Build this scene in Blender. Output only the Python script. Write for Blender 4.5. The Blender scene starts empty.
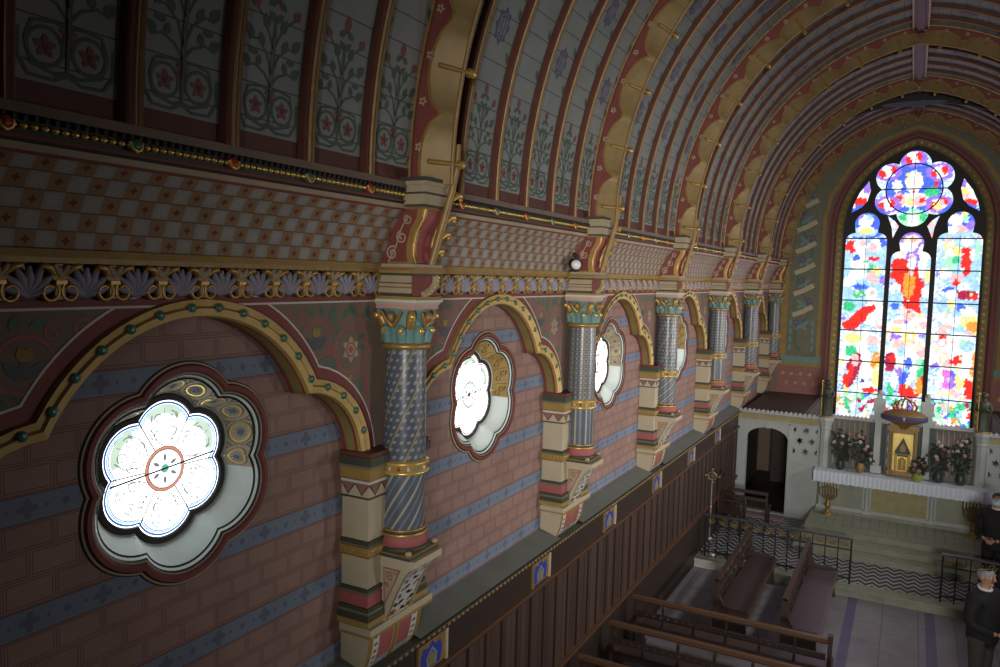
import bpy, bmesh, math, random
from mathutils import Vector, Matrix
from math import sin, cos, pi, sqrt, atan2, floor, hypot
random.seed(7)
S = bpy.context.scene
C = S.collection

# ------------------------------------------------------------------ camera, world, light, exposure
CAM_Z = 5.22
cam = bpy.data.cameras.new('camera')
cam.sensor_width = 36.0
cam.lens = 766.0 * 36 / 1000
cam.clip_start = 0.05
co = bpy.data.objects.new('camera', cam)
C.objects.link(co)
co.matrix_world = Matrix(((0.88017792, -0.05874469, 0.47099458, 0.0),
                          (0.47390338, 0.05335716, -0.87895881, 0.0),
                          (0.02650323, 0.99684606, 0.0748031, CAM_Z),
                          (0, 0, 0, 1)))
S.camera = co
S.view_settings.view_transform = 'Standard'
S.view_settings.look = 'None'
S.view_settings.exposure = 0.0
S.view_settings.gamma = 1.0
S.view_settings.use_curve_mapping = False
S.cycles.use_denoising = True
S.cycles.max_bounces = 6
S.cycles.diffuse_bounces = 4
S.cycles.glossy_bounces = 2
S.cycles.sample_clamp_indirect = 3.0
w = bpy.data.worlds.new('overcast_sky')
S.world = w
w.use_nodes = True
bg = w.node_tree.nodes['Background']
bg.inputs[0].default_value = (0.75, 0.85, 1.0, 1)
bg.inputs[1].default_value = 1.0

XA = -0.13            # axis of the nave
XR = -3.45            # back of the blind arches
XF = -3.316           # face of the spandrels
XP = -3.22            # face of the pilasters
XW = -3.25            # face of the wainscot
Y1, BAY = 4.48, 3.335  # first column, bay length
YE = 21.4             # altar wall
Z0 = 5.84             # springing of the vault
COLS = [Y1 + BAY * k for k in range(6)]
WINS = [Y1 + BAY * (k - 0.5) for k in range(6)]

def area_light(name, loc, size, power, color, direction):
    l = bpy.data.lights.new(name, 'AREA')
    l.shape = 'DISK'
    l.size = size
    l.energy = power
    l.color = color
    o = bpy.data.objects.new(name, l)
    C.objects.link(o)
    o.location = loc
    o.rotation_euler = Vector(direction).to_track_quat('-Z', 'Y').to_euler()
    return o
# daylight coming in through the windows of the opposite wall and of the altar wall
for k, p in zip(range(1, 6), (20, 60, 54, 34, 20)):
    area_light('daylight_window', (3.12, WINS[k], 4.09), 0.8, p, (1.0, 0.95, 0.88), (-1, 0, -0.16)).data.spread = math.radians(108)
area_light('daylight_altar_window', (-0.12, 21.15, 5.0), 2.4, 30, (0.9, 0.62, 1.0), (0, -1, -0.1))
# added lamp for the inferred light from behind, narrowed beam, no window built
west = area_light('west_added_light', (1.3, -3.7, 4.9), 1.8, 110, (1.0, 0.96, 0.90), (-1.9, 12.6, -0.5))
west.data.spread = math.radians(52)

# ------------------------------------------------------------------ materials
class NT:
    def __init__(s, name):
        s.m = bpy.data.materials.new(name)
        s.m.use_nodes = True
        s.t = s.m.node_tree
        s.b = s.t.nodes['Principled BSDF']
        s.out = s.t.nodes['Material Output']
    def new(s, k, **kw):
        n = s.t.nodes.new(k)
        for a, v in kw.items():
            setattr(n, a, v)
        return n
    def put(s, sock, v):
        if hasattr(v, 'is_output'):
            s.t.links.new(v, sock)
        else:
            if sock.type == 'RGBA' and len(v) == 3:
                v = (*v, 1)
            sock.default_value = v
    def op(s, o, a, b=0.0, c=0.0):
        n = s.new('ShaderNodeMath', operation=o)
        for i, v in enumerate((a, b, c)):
            s.put(n.inputs[i], v)
        return n.outputs[0]
    def mix(s, f, a, b, bt='MIX'):
        n = s.new('ShaderNodeMix', data_type='RGBA', blend_type=bt)
        s.put(n.inputs[0], f)
        s.put(n.inputs[6], a)
        s.put(n.inputs[7], b)
        return n.outputs[2]
    def obj(s):
        n = s.new('ShaderNodeTexCoord')
        x = s.new('ShaderNodeSeparateXYZ')
        s.t.links.new(n.outputs['Object'], x.inputs[0])
        return n.outputs['Object'], x.outputs[0], x.outputs[1], x.outputs[2]
    def pc(s):
        n = s.new('ShaderNodeAttribute', attribute_name='pc')
        x = s.new('ShaderNodeSeparateXYZ')
        s.t.links.new(n.outputs['Vector'], x.inputs[0])
        return x.outputs
    def noise(s, scale, detail=3.0, vec=None, scl=None):
        n = s.new('ShaderNodeTexNoise')
        n.inputs['Scale'].default_value = scale
        n.inputs['Detail'].default_value = detail
        v = vec if vec is not None else s.obj()[0]
        if scl:
            mp = s.new('ShaderNodeMapping')
            mp.inputs['Scale'].default_value = scl
            s.t.links.new(v, mp.inputs[0])
            v = mp.outputs[0]
        s.t.links.new(v, n.inputs['Vector'])
        return n.outputs[0]
    def worn(s, col, amt=0.35, scale=6.0, scl=None):
        f = s.noise(scale, 5.0, scl=scl)
        f = s.op('MULTIPLY_ADD', f, 2 * amt, 1 - amt)
        n = s.new('ShaderNodeVectorMath', operation='SCALE')
        if hasattr(col, 'is_output'):
            s.t.links.new(col, n.inputs[0])
        else:
            n.inputs[0].default_value = col[:3]
        s.t.links.new(f, n.inputs['Scale'])
        return n.outputs[0]
    def done(s, col, rough=0.7, metal=0.0, bump=None, bstr=0.3):
        s.put(s.b.inputs['Base Color'], col)
        s.b.inputs['Roughness'].default_value = rough
        s.b.inputs['Metallic'].default_value = metal
        if bump is not None:
            b = s.new('ShaderNodeBump')
            b.inputs['Strength'].default_value = bstr
            b.inputs['Distance'].default_value = 0.01
            s.t.links.new(bump, b.inputs['Height'])
            s.t.links.new(b.outputs[0], s.b.inputs['Normal'])
        return s.m

M = {}
def paint(key, col, rough=0.7, amt=0.3, scale=7.0, metal=0.0, scl=None):
    n = NT(key)
    M[key] = n.done(n.worn(col, amt, scale, scl), rough, metal)

paint('gold', (0.50, 0.31, 0.10), 0.42, 0.3, 14, 0.55)
paint('gold_bright', (0.85, 0.58, 0.16), 0.32, 0.2, 14, 0.6)
paint('gold_dull', (0.30, 0.19, 0.075), 0.5, 0.35, 18, 0.3)
paint('ochre', (0.34, 0.22, 0.06), 0.7)
paint('olive', (0.24, 0.19, 0.06), 0.7)
paint('red', (0.215, 0.05, 0.042), 0.65)
paint('red_light', (0.36, 0.10, 0.10), 0.65)
paint('red_dark', (0.13, 0.033, 0.028), 0.65)
paint('vault_red', (0.115, 0.036, 0.022), 0.6)
paint('maroon', (0.10, 0.025, 0.03), 0.65)
paint('white', (0.62, 0.60, 0.55), 0.6, 0.15)
paint('cream', (0.50, 0.43, 0.30), 0.7, 0.15, 5)
paint('beige', (0.42, 0.34, 0.23), 0.65, 0.2)
paint('pink', (0.55, 0.33, 0.30), 0.65, 0.15)
paint('moss', (0.055, 0.06, 0.04), 0.6, 0.25)
paint('moss_light', (0.16, 0.16, 0.10), 0.6, 0.25)
paint('green', (0.075, 0.15, 0.11), 0.65, 0.25)
paint('green_stencil', (0.085, 0.125, 0.10), 0.7, 0.2)
paint('gilt_wood', (0.27, 0.185, 0.078), 0.5, 0.3, 9, 0.25)
paint('gilt_paint', (0.66, 0.46, 0.17), 0.5, 0.25, 9, 0.15)
paint('stencil_red', (0.21, 0.085, 0.07), 0.7, 0.2)
paint('teal', (0.14, 0.27, 0.26), 0.55, 0.3, 20)
paint('gem_green', (0.05, 0.17, 0.13), 0.3, 0.2)
paint('gem_red', (0.40, 0.05, 0.03), 0.3, 0.2)
paint('black', (0.012, 0.012, 0.012), 0.6, 0.2)
paint('taupe', (0.20, 0.145, 0.11), 0.75, 0.2, 5)
paint('lilac', (0.30, 0.28, 0.36), 0.6, 0.25, 20)
paint('slate', (0.085, 0.09, 0.10), 0.6, 0.2)
paint('blue', (0.03, 0.05, 0.34), 0.5, 0.2)
paint('blue_grey', (0.20, 0.23, 0.29), 0.65, 0.2)
paint('pink_lit_stone', (0.36, 0.28, 0.28), 0.6, 0.2)
paint('medallion', (0.11, 0.11, 0.165), 0.65, 0.2)
paint('rose', (0.30, 0.13, 0.11), 0.65, 0.2)
paint('sill_grey', (0.15, 0.165, 0.15), 0.6, 0.25, 4)
paint('splay', (0.70, 0.76, 0.74), 0.7, 0.25, 5)
paint('marble', (0.42, 0.45, 0.44), 0.45, 0.15, 4)
paint('marble_green', (0.26, 0.275, 0.21), 0.45, 0.3, 5)
paint('marble_ochre', (0.33, 0.29, 0.14), 0.45, 0.35, 6)
paint('marble_dark', (0.035, 0.055, 0.05), 0.35, 0.4, 12)
paint('linen', (0.62, 0.68, 0.78), 0.8, 0.08, 4)
paint('iron', (0.012, 0.012, 0.014), 0.5, 0.2)
paint('iron_top', (0.05, 0.05, 0.06), 0.35, 0.2)
paint('brass', (0.27, 0.19, 0.06), 0.42, 0.3, 20, 0.5)
paint('brass_bright', (0.85, 0.66, 0.20), 0.35, 0.2, 20, 0.5)
paint('silver', (0.45, 0.45, 0.45), 0.35, 0.15, 20, 0.6)
paint('leaf', (0.02, 0.032, 0.018), 0.6, 0.3, 20)
paint('petal_white', (0.55, 0.50, 0.50), 0.6, 0.1)
paint('petal_pink', (0.45, 0.22, 0.25), 0.6, 0.1)
paint('petal_red', (0.30, 0.08, 0.06), 0.6, 0.1)
paint('petal_orange', (0.40, 0.14, 0.06), 0.6, 0.1)
paint('vase_green', (0.28, 0.40, 0.05), 0.4, 0.2)
paint('bronze_green', (0.035, 0.045, 0.028), 0.5, 0.4, 18)
paint('wood', (0.045, 0.024, 0.016), 0.5, 0.45, 5, 0, (18, 1.2, 18))
paint('wood_rail', (0.12, 0.06, 0.031), 0.38, 0.35, 5, 0, (1.2, 18, 18))
paint('wood_dark', (0.032, 0.019, 0.014), 0.5, 0.4, 5, 0, (14, 14, 1.2))
paint('plank', (0.05, 0.033, 0.033), 0.4, 0.35, 4, 0, (14, 1.2, 14))
paint('skin', (0.42, 0.22, 0.15), 0.55, 0.1)
paint('hair_grey', (0.22, 0.21, 0.20), 0.7, 0.3, 40)
paint('hair_dark', (0.03, 0.024, 0.02), 0.6, 0.3, 40)
paint('cloth_black', (0.008, 0.008, 0.009), 0.85, 0.2)
paint('cloth_grey', (0.045, 0.04, 0.037), 0.85, 0.2)
paint('collar', (0.60, 0.60, 0.60), 0.7, 0.1)
paint('mask_blue', (0.38, 0.58, 0.64), 0.8, 0.1)
paint('shoe', (0.01, 0.01, 0.01), 0.4, 0.1)
paint('lip', (0.30, 0.11, 0.09), 0.5, 0.1)
paint('plaster_dark', (0.10, 0.085, 0.075), 0.8, 0.25, 4)
paint('plaster_grey', (0.20, 0.185, 0.175), 0.8, 0.25, 5)
paint('lamp_white', (0.88, 0.88, 0.90), 0.3, 0.05)
paint('violet_cloth', (0.07, 0.06, 0.16), 0.7, 0.2)

# rose bricks outlined in dark red, with a flowered blue band every fourth course
n = NT('painted_bricks')
_, ox, oy, oz = n.obj()
tt = n.op('DIVIDE', n.op('SUBTRACT', 4.71, oz), 0.525)
ft = n.op('FRACT', n.op('ADD', tt, 20.0))
band = n.op('LESS_THAN', ft, 0.25)
cu = n.op('DIVIDE', n.op('SUBTRACT', 10.49, oz), 0.13125)
ci = n.op('FLOOR', cu)
fv = n.op('FRACT', cu)
yy = n.op('MULTIPLY_ADD', n.op('MODULO', ci, 2.0), 0.5, n.op('DIVIDE', n.op('ADD', oy, 10.0), 0.235))
fu = n.op('FRACT', yy)
du = n.op('MULTIPLY', n.op('MINIMUM', fu, n.op('SUBTRACT', 1.0, fu)), 0.235)
dv = n.op('MULTIPLY', n.op('MINIMUM', fv, n.op('SUBTRACT', 1.0, fv)), 0.131)
dd = n.op('MINIMUM', du, dv)
line = n.op('MULTIPLY', n.op('GREATER_THAN', dd, 0.010), n.op('LESS_THAN', dd, 0.0165))
joint = n.op('LESS_THAN', dd, 0.003)
wn = n.new('ShaderNodeTexWhiteNoise', noise_dimensions='2D')
cb = n.new('ShaderNodeCombineXYZ')
n.put(cb.inputs[0], n.op('FLOOR', yy))
n.put(cb.inputs[1], ci)
n.put(wn.inputs['Vector'], cb.outputs[0])
bc = n.mix(wn.outputs[0], (0.30, 0.185, 0.16), (0.335, 0.21, 0.18))
bc = n.mix(n.op('MULTIPLY', line, 0.62), bc, (0.16, 0.06, 0.05))
bc = n.mix(n.op('MULTIPLY', joint, 0.6), bc, (0.14, 0.06, 0.05))
# band motif
bu = n.op('MULTIPLY', n.op('SUBTRACT', n.op('FRACT', n.op('DIVIDE', oy, 0.36)), 0.5), 0.36)
bv = n.op('MULTIPLY', n.op('SUBTRACT', ft, 0.125), 0.525)
rr = n.op('SQRT', n.op('ADD', n.op('MULTIPLY', bu, bu), n.op('MULTIPLY', bv, bv)))
th = n.op('ARCTAN2', bv, bu)
pet = n.op('ABSOLUTE', n.op('COSINE', n.op('MULTIPLY', th, 2.0)))
fl = n.op('LESS_THAN', rr, n.op('MULTIPLY_ADD', pet, 0.026, 0.022))
b2 = n.op('SUBTRACT', 0.18, n.op('ABSOLUTE', bu))
r2 = n.op('SQRT', n.op('ADD', n.op('MULTIPLY', b2, b2), n.op('MULTIPLY', bv, bv)))
fl2 = n.op('LESS_THAN', r2, 0.018)
b3 = n.op('SUBTRACT', 0.09, n.op('ABSOLUTE', bu))
r3 = n.op('SQRT', n.op('ADD', n.op('MULTIPLY', b3, b3), n.op('MULTIPLY', bv, bv)))
fl3 = n.op('LESS_THAN', r3, 0.010)
fm = n.op('MAXIMUM', n.op('MAXIMUM', fl, fl2), fl3)
bandc = n.mix(n.op('MULTIPLY', fm, 0.65), (0.185, 0.23, 0.315), (0.10, 0.10, 0.17))
edge = n.op('LESS_THAN', n.op('MINIMUM', ft, n.op('ABSOLUTE', n.op('SUBTRACT', 0.25, ft))), 0.012)
bandc = n.mix(edge, bandc, (0.17, 0.07, 0.07))
bc = n.mix(band, bc, bandc)
M['bricks'] = n.done(n.worn(bc, 0.28, 3.0), 0.75, bump=n.noise(30, 4), bstr=0.12)

# chequered boards of the cove: tan cells with a red spot, pale cells with a white flower
n = NT('chequered_cove')
p = n.pc()
cu = n.op('DIVIDE', p[0], 0.088)
cv = n.op('DIVIDE', p[1], 0.0875)
fu = n.op('SUBTRACT', n.op('FRACT', cu), 0.5)
fv = n.op('SUBTRACT', n.op('FRACT', cv), 0.5)
par = n.op('MODULO', n.op('ADD', n.op('FLOOR', cu), n.op('FLOOR', cv)), 2.0)
rr = n.op('SQRT', n.op('ADD', n.op('MULTIPLY', fu, fu), n.op('MULTIPLY', fv, fv)))
th = n.op('ARCTAN2', fv, fu)
spot = n.op('LESS_THAN', rr, n.op('MULTIPLY_ADD', n.op('COSINE', n.op('MULTIPLY', th, 4.0)), 0.05, 0.17))
flw = n.op('MULTIPLY', n.op('GREATER_THAN', n.op('COSINE', n.op('MULTIPLY', th, 8.0)), 0.2), n.op('LESS_THAN', rr, 0.36))
ca = n.mix(spot, (0.30, 0.18, 0.095), (0.19, 0.045, 0.025))
cbx = n.mix(n.op('MULTIPLY', flw, 0.6), (0.33, 0.31, 0.29), (0.46, 0.43, 0.40))
cc = n.mix(par, cbx, ca)
gap = n.op('GREATER_THAN', n.op('ABSOLUTE', fv), 0.46)
cc = n.mix(n.op('MULTIPLY', gap, 0.7), cc, (0.07, 0.05, 0.04))
M['cove'] = n.done(n.worn(cc, 0.22, 5.0), 0.7)

# grey boards of the vault with plank joints; dark red margins
n = NT('vault_boards')
p = n.pc()
fl = n.op('FRACT', n.op('DIVIDE', p[1], 0.175))
jn = n.op('LESS_THAN', fl, 0.045)
vb = n.mix(jn, (0.255, 0.275, 0.275), (0.085, 0.085, 0.085))
mg = n.op('GREATER_THAN', n.op('ABSOLUTE', p[0]), 0.83)
mg = n.op('MAXIMUM', mg, n.op('LESS_THAN', p[1], 0.10))
vb = n.mix(mg, vb, (0.115, 0.04, 0.035))
mg2 = n.op('MULTIPLY', n.op('GREATER_THAN', n.op('ABSOLUTE', p[0]), 0.795), n.op('SUBTRACT', 1.0, mg))
vb = n.mix(mg2, vb, (0.10, 0.13, 0.11))
M['vault'] = n.done(n.worn(vb, 0.22, 4.0), 0.65)

# columns: blue shafts, dotted above the ring, striped below
def shaft(key, twist_up, twist_low, grid):
    n = NT(key)
    _, ox, oy, oz = n.obj()
    a = n.op('DIVIDE', n.op('ARCTAN2', oy, ox), 2 * pi)
    base = (0.095, 0.11, 0.14)
    up = n.op('ADD', n.op('MULTIPLY', a, 18.0), n.op('MULTIPLY', oz, twist_up))
    fu = n.op('SUBTRACT', n.op('FRACT', up), 0.5)
    vv = n.op('SUBTRACT', n.op('FRACT', n.op('MULTIPLY', oz, 19.0)), 0.5)
    dot = n.op('LESS_THAN', n.op('ADD', n.op('MULTIPLY', fu, fu), n.op('MULTIPLY', vv, vv)), 0.06)
    st = n.op('FRACT', n.op('ADD', n.op('MULTIPLY', a, 6.0), n.op('MULTIPLY', oz, twist_up / 3.0)))
    gl = n.op('LESS_THAN', st, 0.10)
    cu_ = n.mix(dot, base, (0.27, 0.30, 0.32))
    cu_ = n.mix(n.op('MULTIPLY', gl, 0.8), cu_, (0.34, 0.26, 0.11))
    if grid:
        g2 = n.op('GREATER_THAN', n.op('ABSOLUTE', vv), 0.40)
        cu_ = n.mix(n.op('MULTIPLY', g2, 0.45), cu_, (0.34, 0.30, 0.2))
    lo = n.op('FRACT', n.op('ADD', n.op('MULTIPLY', a, 8.0), n.op('MULTIPLY', oz, twist_low)))
    l1 = n.op('LESS_THAN', lo, 0.16)
    l2 = n.op('LESS_THAN', n.op('ABSOLUTE', n.op('SUBTRACT', lo, 0.55)), 0.06)
    cl = n.mix(l1, (0.105, 0.125, 0.155), (0.40, 0.37, 0.30))
    cl = n.mix(n.op('MULTIPLY', l2, 0.7), cl, (0.24, 0.28, 0.32))
    c = n.mix(n.op('GREATER_THAN', oz, 0.62), cl, cu_)
    M[key] = n.done(n.worn(c, 0.2, 8.0), 0.32)
shaft('shaft_lozenge', -9.0, -5.2, False)
shaft('shaft_grid', 0.0, 0.0, True)
shaft('shaft_spiral', -12.0, -9.0, False)
shaft('shaft_straight', 0.0, 0.0, False)
shaft('shaft_dotted_spiral', -14.0, -11.0, False)
shaft('shaft_counter', 7.0, -7.0, True)

# floors
n = NT('stone_slabs')
_, ox, oy, oz = n.obj()
fx = n.op('FRACT', n.op('DIVIDE', n.op('ADD', ox, 10.13), 0.5))
fy = n.op('FRACT', n.op('ADD', n.op('DIVIDE', oy, 0.72), n.op('MULTIPLY', n.op('FLOOR', n.op('DIVIDE', n.op('ADD', ox, 10.13), 0.5)), 0.37)))
jn = n.op('MAXIMUM', n.op('LESS_THAN', fx, 0.022), n.op('LESS_THAN', fy, 0.016))
sc = n.mix(jn, (0.235, 0.225, 0.25), (0.11, 0.10, 0.115))
ax = n.op('ABSOLUTE', n.op('ADD', ox, 0.02))
st = n.op('MULTIPLY', n.op('GREATER_THAN', ax, 0.49), n.op('LESS_THAN', ax, 0.63))
sc = n.mix(st, sc, (0.115, 0.11, 0.20))
M['slabs'] = n.done(n.worn(sc, 0.35, 2.2), 0.5)

n = NT('chevron_tiles')
_, ox, oy, oz = n.obj()
tri = n.op('ABSOLUTE', n.op('SUBTRACT', n.op('FRACT', n.op('DIVIDE', ox, 0.21)), 0.5))
ph = n.op('FRACT', n.op('DIVIDE', n.op('ADD', oy, n.op('MULTIPLY', tri, 0.30)), 0.19))
zz = n.op('LESS_THAN', ph, 0.55)
cc = n.mix(zz, (0.36, 0.36, 0.38), (0.025, 0.025, 0.035))
M['chevron'] = n.done(n.worn(cc, 0.25, 5.0), 0.45)

n = NT('predella_tiles')
_, ox, oy, oz = n.obj()
g = n.op('MAXIMUM', n.op('LESS_THAN', n.op('FRACT', n.op('DIVIDE', ox, 0.16)), 0.08), n.op('LESS_THAN', n.op('FRACT', n.op('DIVIDE', oy, 0.32)), 0.04))
cc = n.mix(g, (0.27, 0.29, 0.235), (0.13, 0.14, 0.11))
M['predella'] = n.done(n.worn(cc, 0.25, 4.0), 0.5)

# wainscot boards, each board its own tone
n = NT('wainscot_boards')
_, ox, oy, oz = n.obj()
wn = n.new('ShaderNodeTexWhiteNoise', noise_dimensions='1D')
n.put(wn.inputs['W'], n.op('FLOOR', n.op('DIVIDE', n.op('ADD', oy, 20.0), 0.105)))
cc = n.mix(wn.outputs[0], (0.050, 0.029, 0.024), (0.085, 0.047, 0.038))
M['wainscot'] = n.done(n.worn(cc, 0.4, 4.0, (12, 12, 1.0)), 0.5)

# leaded white glass lit by the sky behind it, and the coloured glass of the altar window
def glass(key, col, strength):
    n = NT(key)
    e = n.new('ShaderNodeEmission')
    f = n.op('MULTIPLY_ADD', n.noise(9.0, 3.0), 0.3, 0.85)
    e.inputs[0].default_value = (*col, 1)
    n.put(e.inputs[1], n.op('MULTIPLY', f, strength))
    n.t.links.new(e.outputs[0], n.out.inputs[0])
    M[key] = n.m
glass('glass_white', (0.93, 1.0, 0.97), 3.2)
glass('glass_pale', (0.72, 0.92, 0.74), 0.95)
glass('glass_line', (0.5, 0.56, 0.62), 0.42)
glass('glass_blue', (0.10, 0.25, 0.75), 0.6)
glass('glass_skyblue', (0.45, 0.7, 1.0), 1.1)
glass('glass_coral', (0.95, 0.36, 0.25), 0.85)
glass('glass_red', (0.75, 0.08, 0.06), 0.7)
glass('glass_mint', (0.25, 0.75, 0.55), 0.7)
n = NT('stained_glass')
at = n.new('ShaderNodeAttribute', attribute_name='pc')
e = n.new('ShaderNodeEmission')
n.put(e.inputs[0], at.outputs['Color'])
e.inputs[1].default_value = 1.35
n.t.links.new(e.outputs[0], n.out.inputs[0])
M['stained'] = n.m

# ------------------------------------------------------------------ mesh building
class MB:
    def __init__(s):
        s.v, s.f, s.fm, s.fs, s.pc = [], [], [], [], []
    def add(s, vs, fs, m, smooth=False, pcs=None):
        o = len(s.v)
        s.v += [tuple(x) for x in vs]
        s.pc += list(pcs) if pcs else [(0, 0, 0)] * len(vs)
        for f in fs:
            s.f.append(tuple(o + i for i in f))
            s.fm.append(m)
            s.fs.append(smooth)
    def box(s, x0, x1, y0, y1, z0, z1, m):
        s.add([(x, y, z) for x in (x0, x1) for y in (y0, y1) for z in (z0, z1)],
              [(0, 1, 3, 2), (4, 6, 7, 5), (0, 4, 5, 1), (2, 3, 7, 6), (0, 2, 6, 4), (1, 5, 7, 3)], m)
    def prism(s, poly, ax, a0, a1, m, caps=True, smooth=False, capm=None):
        P = {'x': lambda p, a: (a, p[0], p[1]), 'y': lambda p, a: (p[0], a, p[1]), 'z': lambda p, a: (p[0], p[1], a)}[ax]
        k = len(poly)
        vs = [P(p, a0) for p in poly] + [P(p, a1) for p in poly]
        s.add(vs, [(i, (i + 1) % k, k + (i + 1) % k, k + i) for i in range(k)], m, smooth)
        if caps:
            s.add(vs, [tuple(range(k))[::-1], tuple(range(k, 2 * k))], capm or m)
    def strip(s, poly, ax, a0, a1, m, smooth=False):
        P = {'x': lambda p, a: (a, p[0], p[1]), 'y': lambda p, a: (p[0], a, p[1]), 'z': lambda p, a: (p[0], p[1], a)}[ax]
        k = len(poly)
        s.add([P(p, a0) for p in poly] + [P(p, a1) for p in poly], [(i, i + 1, k + i + 1, k + i) for i in range(k - 1)], m, smooth)
    def lathe(s, prof, c, m, n=24, smooth=True, caps=True, sx=1.0, sy=1.0):
        k = len(prof)
        vs = [(c[0] + r * sx * cos(2 * pi * i / n), c[1] + r * sy * sin(2 * pi * i / n), c[2] + z) for r, z in prof for i in range(n)]
        fs = [(j * n + i, j * n + (i + 1) % n, (j + 1) * n + (i + 1) % n, (j + 1) * n + i) for j in range(k - 1) for i in range(n)]
        s.add(vs, fs, m, smooth)
        if caps:
            s.add(vs[:n], [tuple(range(n))[::-1]], m)
            s.add(vs[-n:], [tuple(range(n))], m)
    def tube(s, pts, r, m, n=8, smooth=True):
        pts = [Vector(p) for p in pts]
        k = len(pts)
        rs = r if isinstance(r, (list, tuple)) else [r] * k
        vs = []
        up = None
        for i, p in enumerate(pts):
            t = (pts[min(i + 1, k - 1)] - pts[max(i - 1, 0)]).normalized()
            if up is None:
                up = t.orthogonal().normalized()
            up = (up - t * up.dot(t))
            up = up.normalized() if up.length > 1e-6 else t.orthogonal().normalized()
            b = t.cross(up)
            vs += [p + (up * cos(2 * pi * j / n) + b * sin(2 * pi * j / n)) * rs[i] for j in range(n)]
        s.add(vs, [(i * n + j, i * n + (j + 1) % n, (i + 1) * n + (j + 1) % n, (i + 1) * n + j) for i in range(k - 1) for j in range(n)]
              , m, smooth)
        s.add(vs[:n], [tuple(range(n))[::-1]], m)
        s.add(vs[-n:], [tuple(range(n))], m)
    def ball(s, c, r, m, nu=10, nv=7, smooth=True):
        r = r if isinstance(r, (list, tuple)) else (r, r, r)
        vs = [(c[0], c[1], c[2] - r[2])]
        for j in range(1, nv):
            a = -pi / 2 + pi * j / nv
            vs += [(c[0] + r[0] * cos(a) * cos(2 * pi * i / nu), c[1] + r[1] * cos(a) * sin(2 * pi * i / nu), c[2] + r[2] * sin(a)) for i in range(nu)]
        vs.append((c[0], c[1], c[2] + r[2]))
        fs = [(0, 1 + (i + 1) % nu, 1 + i) for i in range(nu)]
        for j in range(nv - 2):
            fs += [(1 + j * nu + i, 1 + j * nu + (i + 1) % nu, 1 + (j + 1) * nu + (i + 1) % nu, 1 + (j + 1) * nu + i) for i in range(nu)]
        l = len(vs) - 1
        b = 1 + (nv - 2) * nu
        fs += [(b + i, b + (i + 1) % nu, l) for i in range(nu)]
        s.add(vs, fs, m, smooth)
    def grid(s, fn, us, vs_, m, smooth=True, pcf=None):
        a, b = len(us), len(vs_)
        vs = [fn(u, v) for u in us for v in vs_]
        s.add(vs, [(i * b + j, (i + 1) * b + j, (i + 1) * b + j + 1, i * b + j + 1) for i in range(a - 1) for j in range(b - 1)], m, smooth,
              [pcf(u, v) for u in us for v in vs_] if pcf else None)
    def merge(s, o, off=(0, 0, 0), flip=False):
        b = len(s.v)
        s.v += [(x + off[0], (-y if flip else y) + off[1], z + off[2]) for x, y, z in o.v]
        s.pc += o.pc
        s.f += [tuple(b + i for i in f) for f in o.f]
        s.fm += o.fm
        s.fs += o.fs
    def mesh(s, name):
        me = bpy.data.meshes.new(name)
        me.from_pydata(s.v, [], s.f)
        keys = []
        for k in s.fm:
            if k not in keys:
                keys.append(k)
        ix = {k: i for i, k in enumerate(keys)}
        for k in keys:
            me.materials.append(M[k])
        me.polygons.foreach_set('material_index', [ix[k] for k in s.fm])
        me.polygons.foreach_set('use_smooth', s.fs)
        if any(p != (0, 0, 0) for p in s.pc):
            a = me.attributes.new('pc', 'FLOAT_VECTOR', 'POINT')
            a.data.foreach_set('vector', [c for p in s.pc for c in p])
        me.update()
        bm = bmesh.new()
        bm.from_mesh(me)
        bmesh.ops.recalc_face_normals(bm, faces=bm.faces)
        bm.to_mesh(me)
        bm.free()
        return me
    def build(s, name, parent=None, loc=None):
        o = bpy.data.objects.new(name, s.mesh(name))
        C.objects.link(o)
        if parent is not None:
            o.parent = parent
        if loc is not None:
            o.location = loc
        return o

def tag(o, label=None, cat=None, group=None, kind=None):
    for k, v in (('label', label), ('category', cat), ('group', group), ('kind', kind)):
        if v:
            o[k] = v
    return o
def empty(name, loc=(0, 0, 0), rz=0.0):
    o = bpy.data.objects.new(name, None)
    o.empty_display_size = 0.2
    C.objects.link(o)
    o.location = loc
    o.rotation_euler = (0, 0, rz)
    return o
def thing(name, label, cat, loc=(0, 0, 0), rz=0.0, group=None):
    return tag(empty(name, loc, rz), label, cat, group, 'thing')
def copy_tree(o, parent=None):
    kids = [c for c in C.objects if c.parent == o]
    c = o.copy()
    C.objects.link(c)
    if parent is not None:
        c.parent = parent
    for k in kids:
        copy_tree(k, c)
    return c
def structure(o):
    o['kind'] = 'structure'
    return o

def arc(cx, cy, r, a0, a1, n):
    return [(cx + r * cos(a0 + (a1 - a0) * i / n), cy + r * sin(a0 + (a1 - a0) * i / n)) for i in range(n + 1)]
def frange(a, b, n):
    return [a + (b - a) * i / n for i in range(n + 1)]

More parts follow.
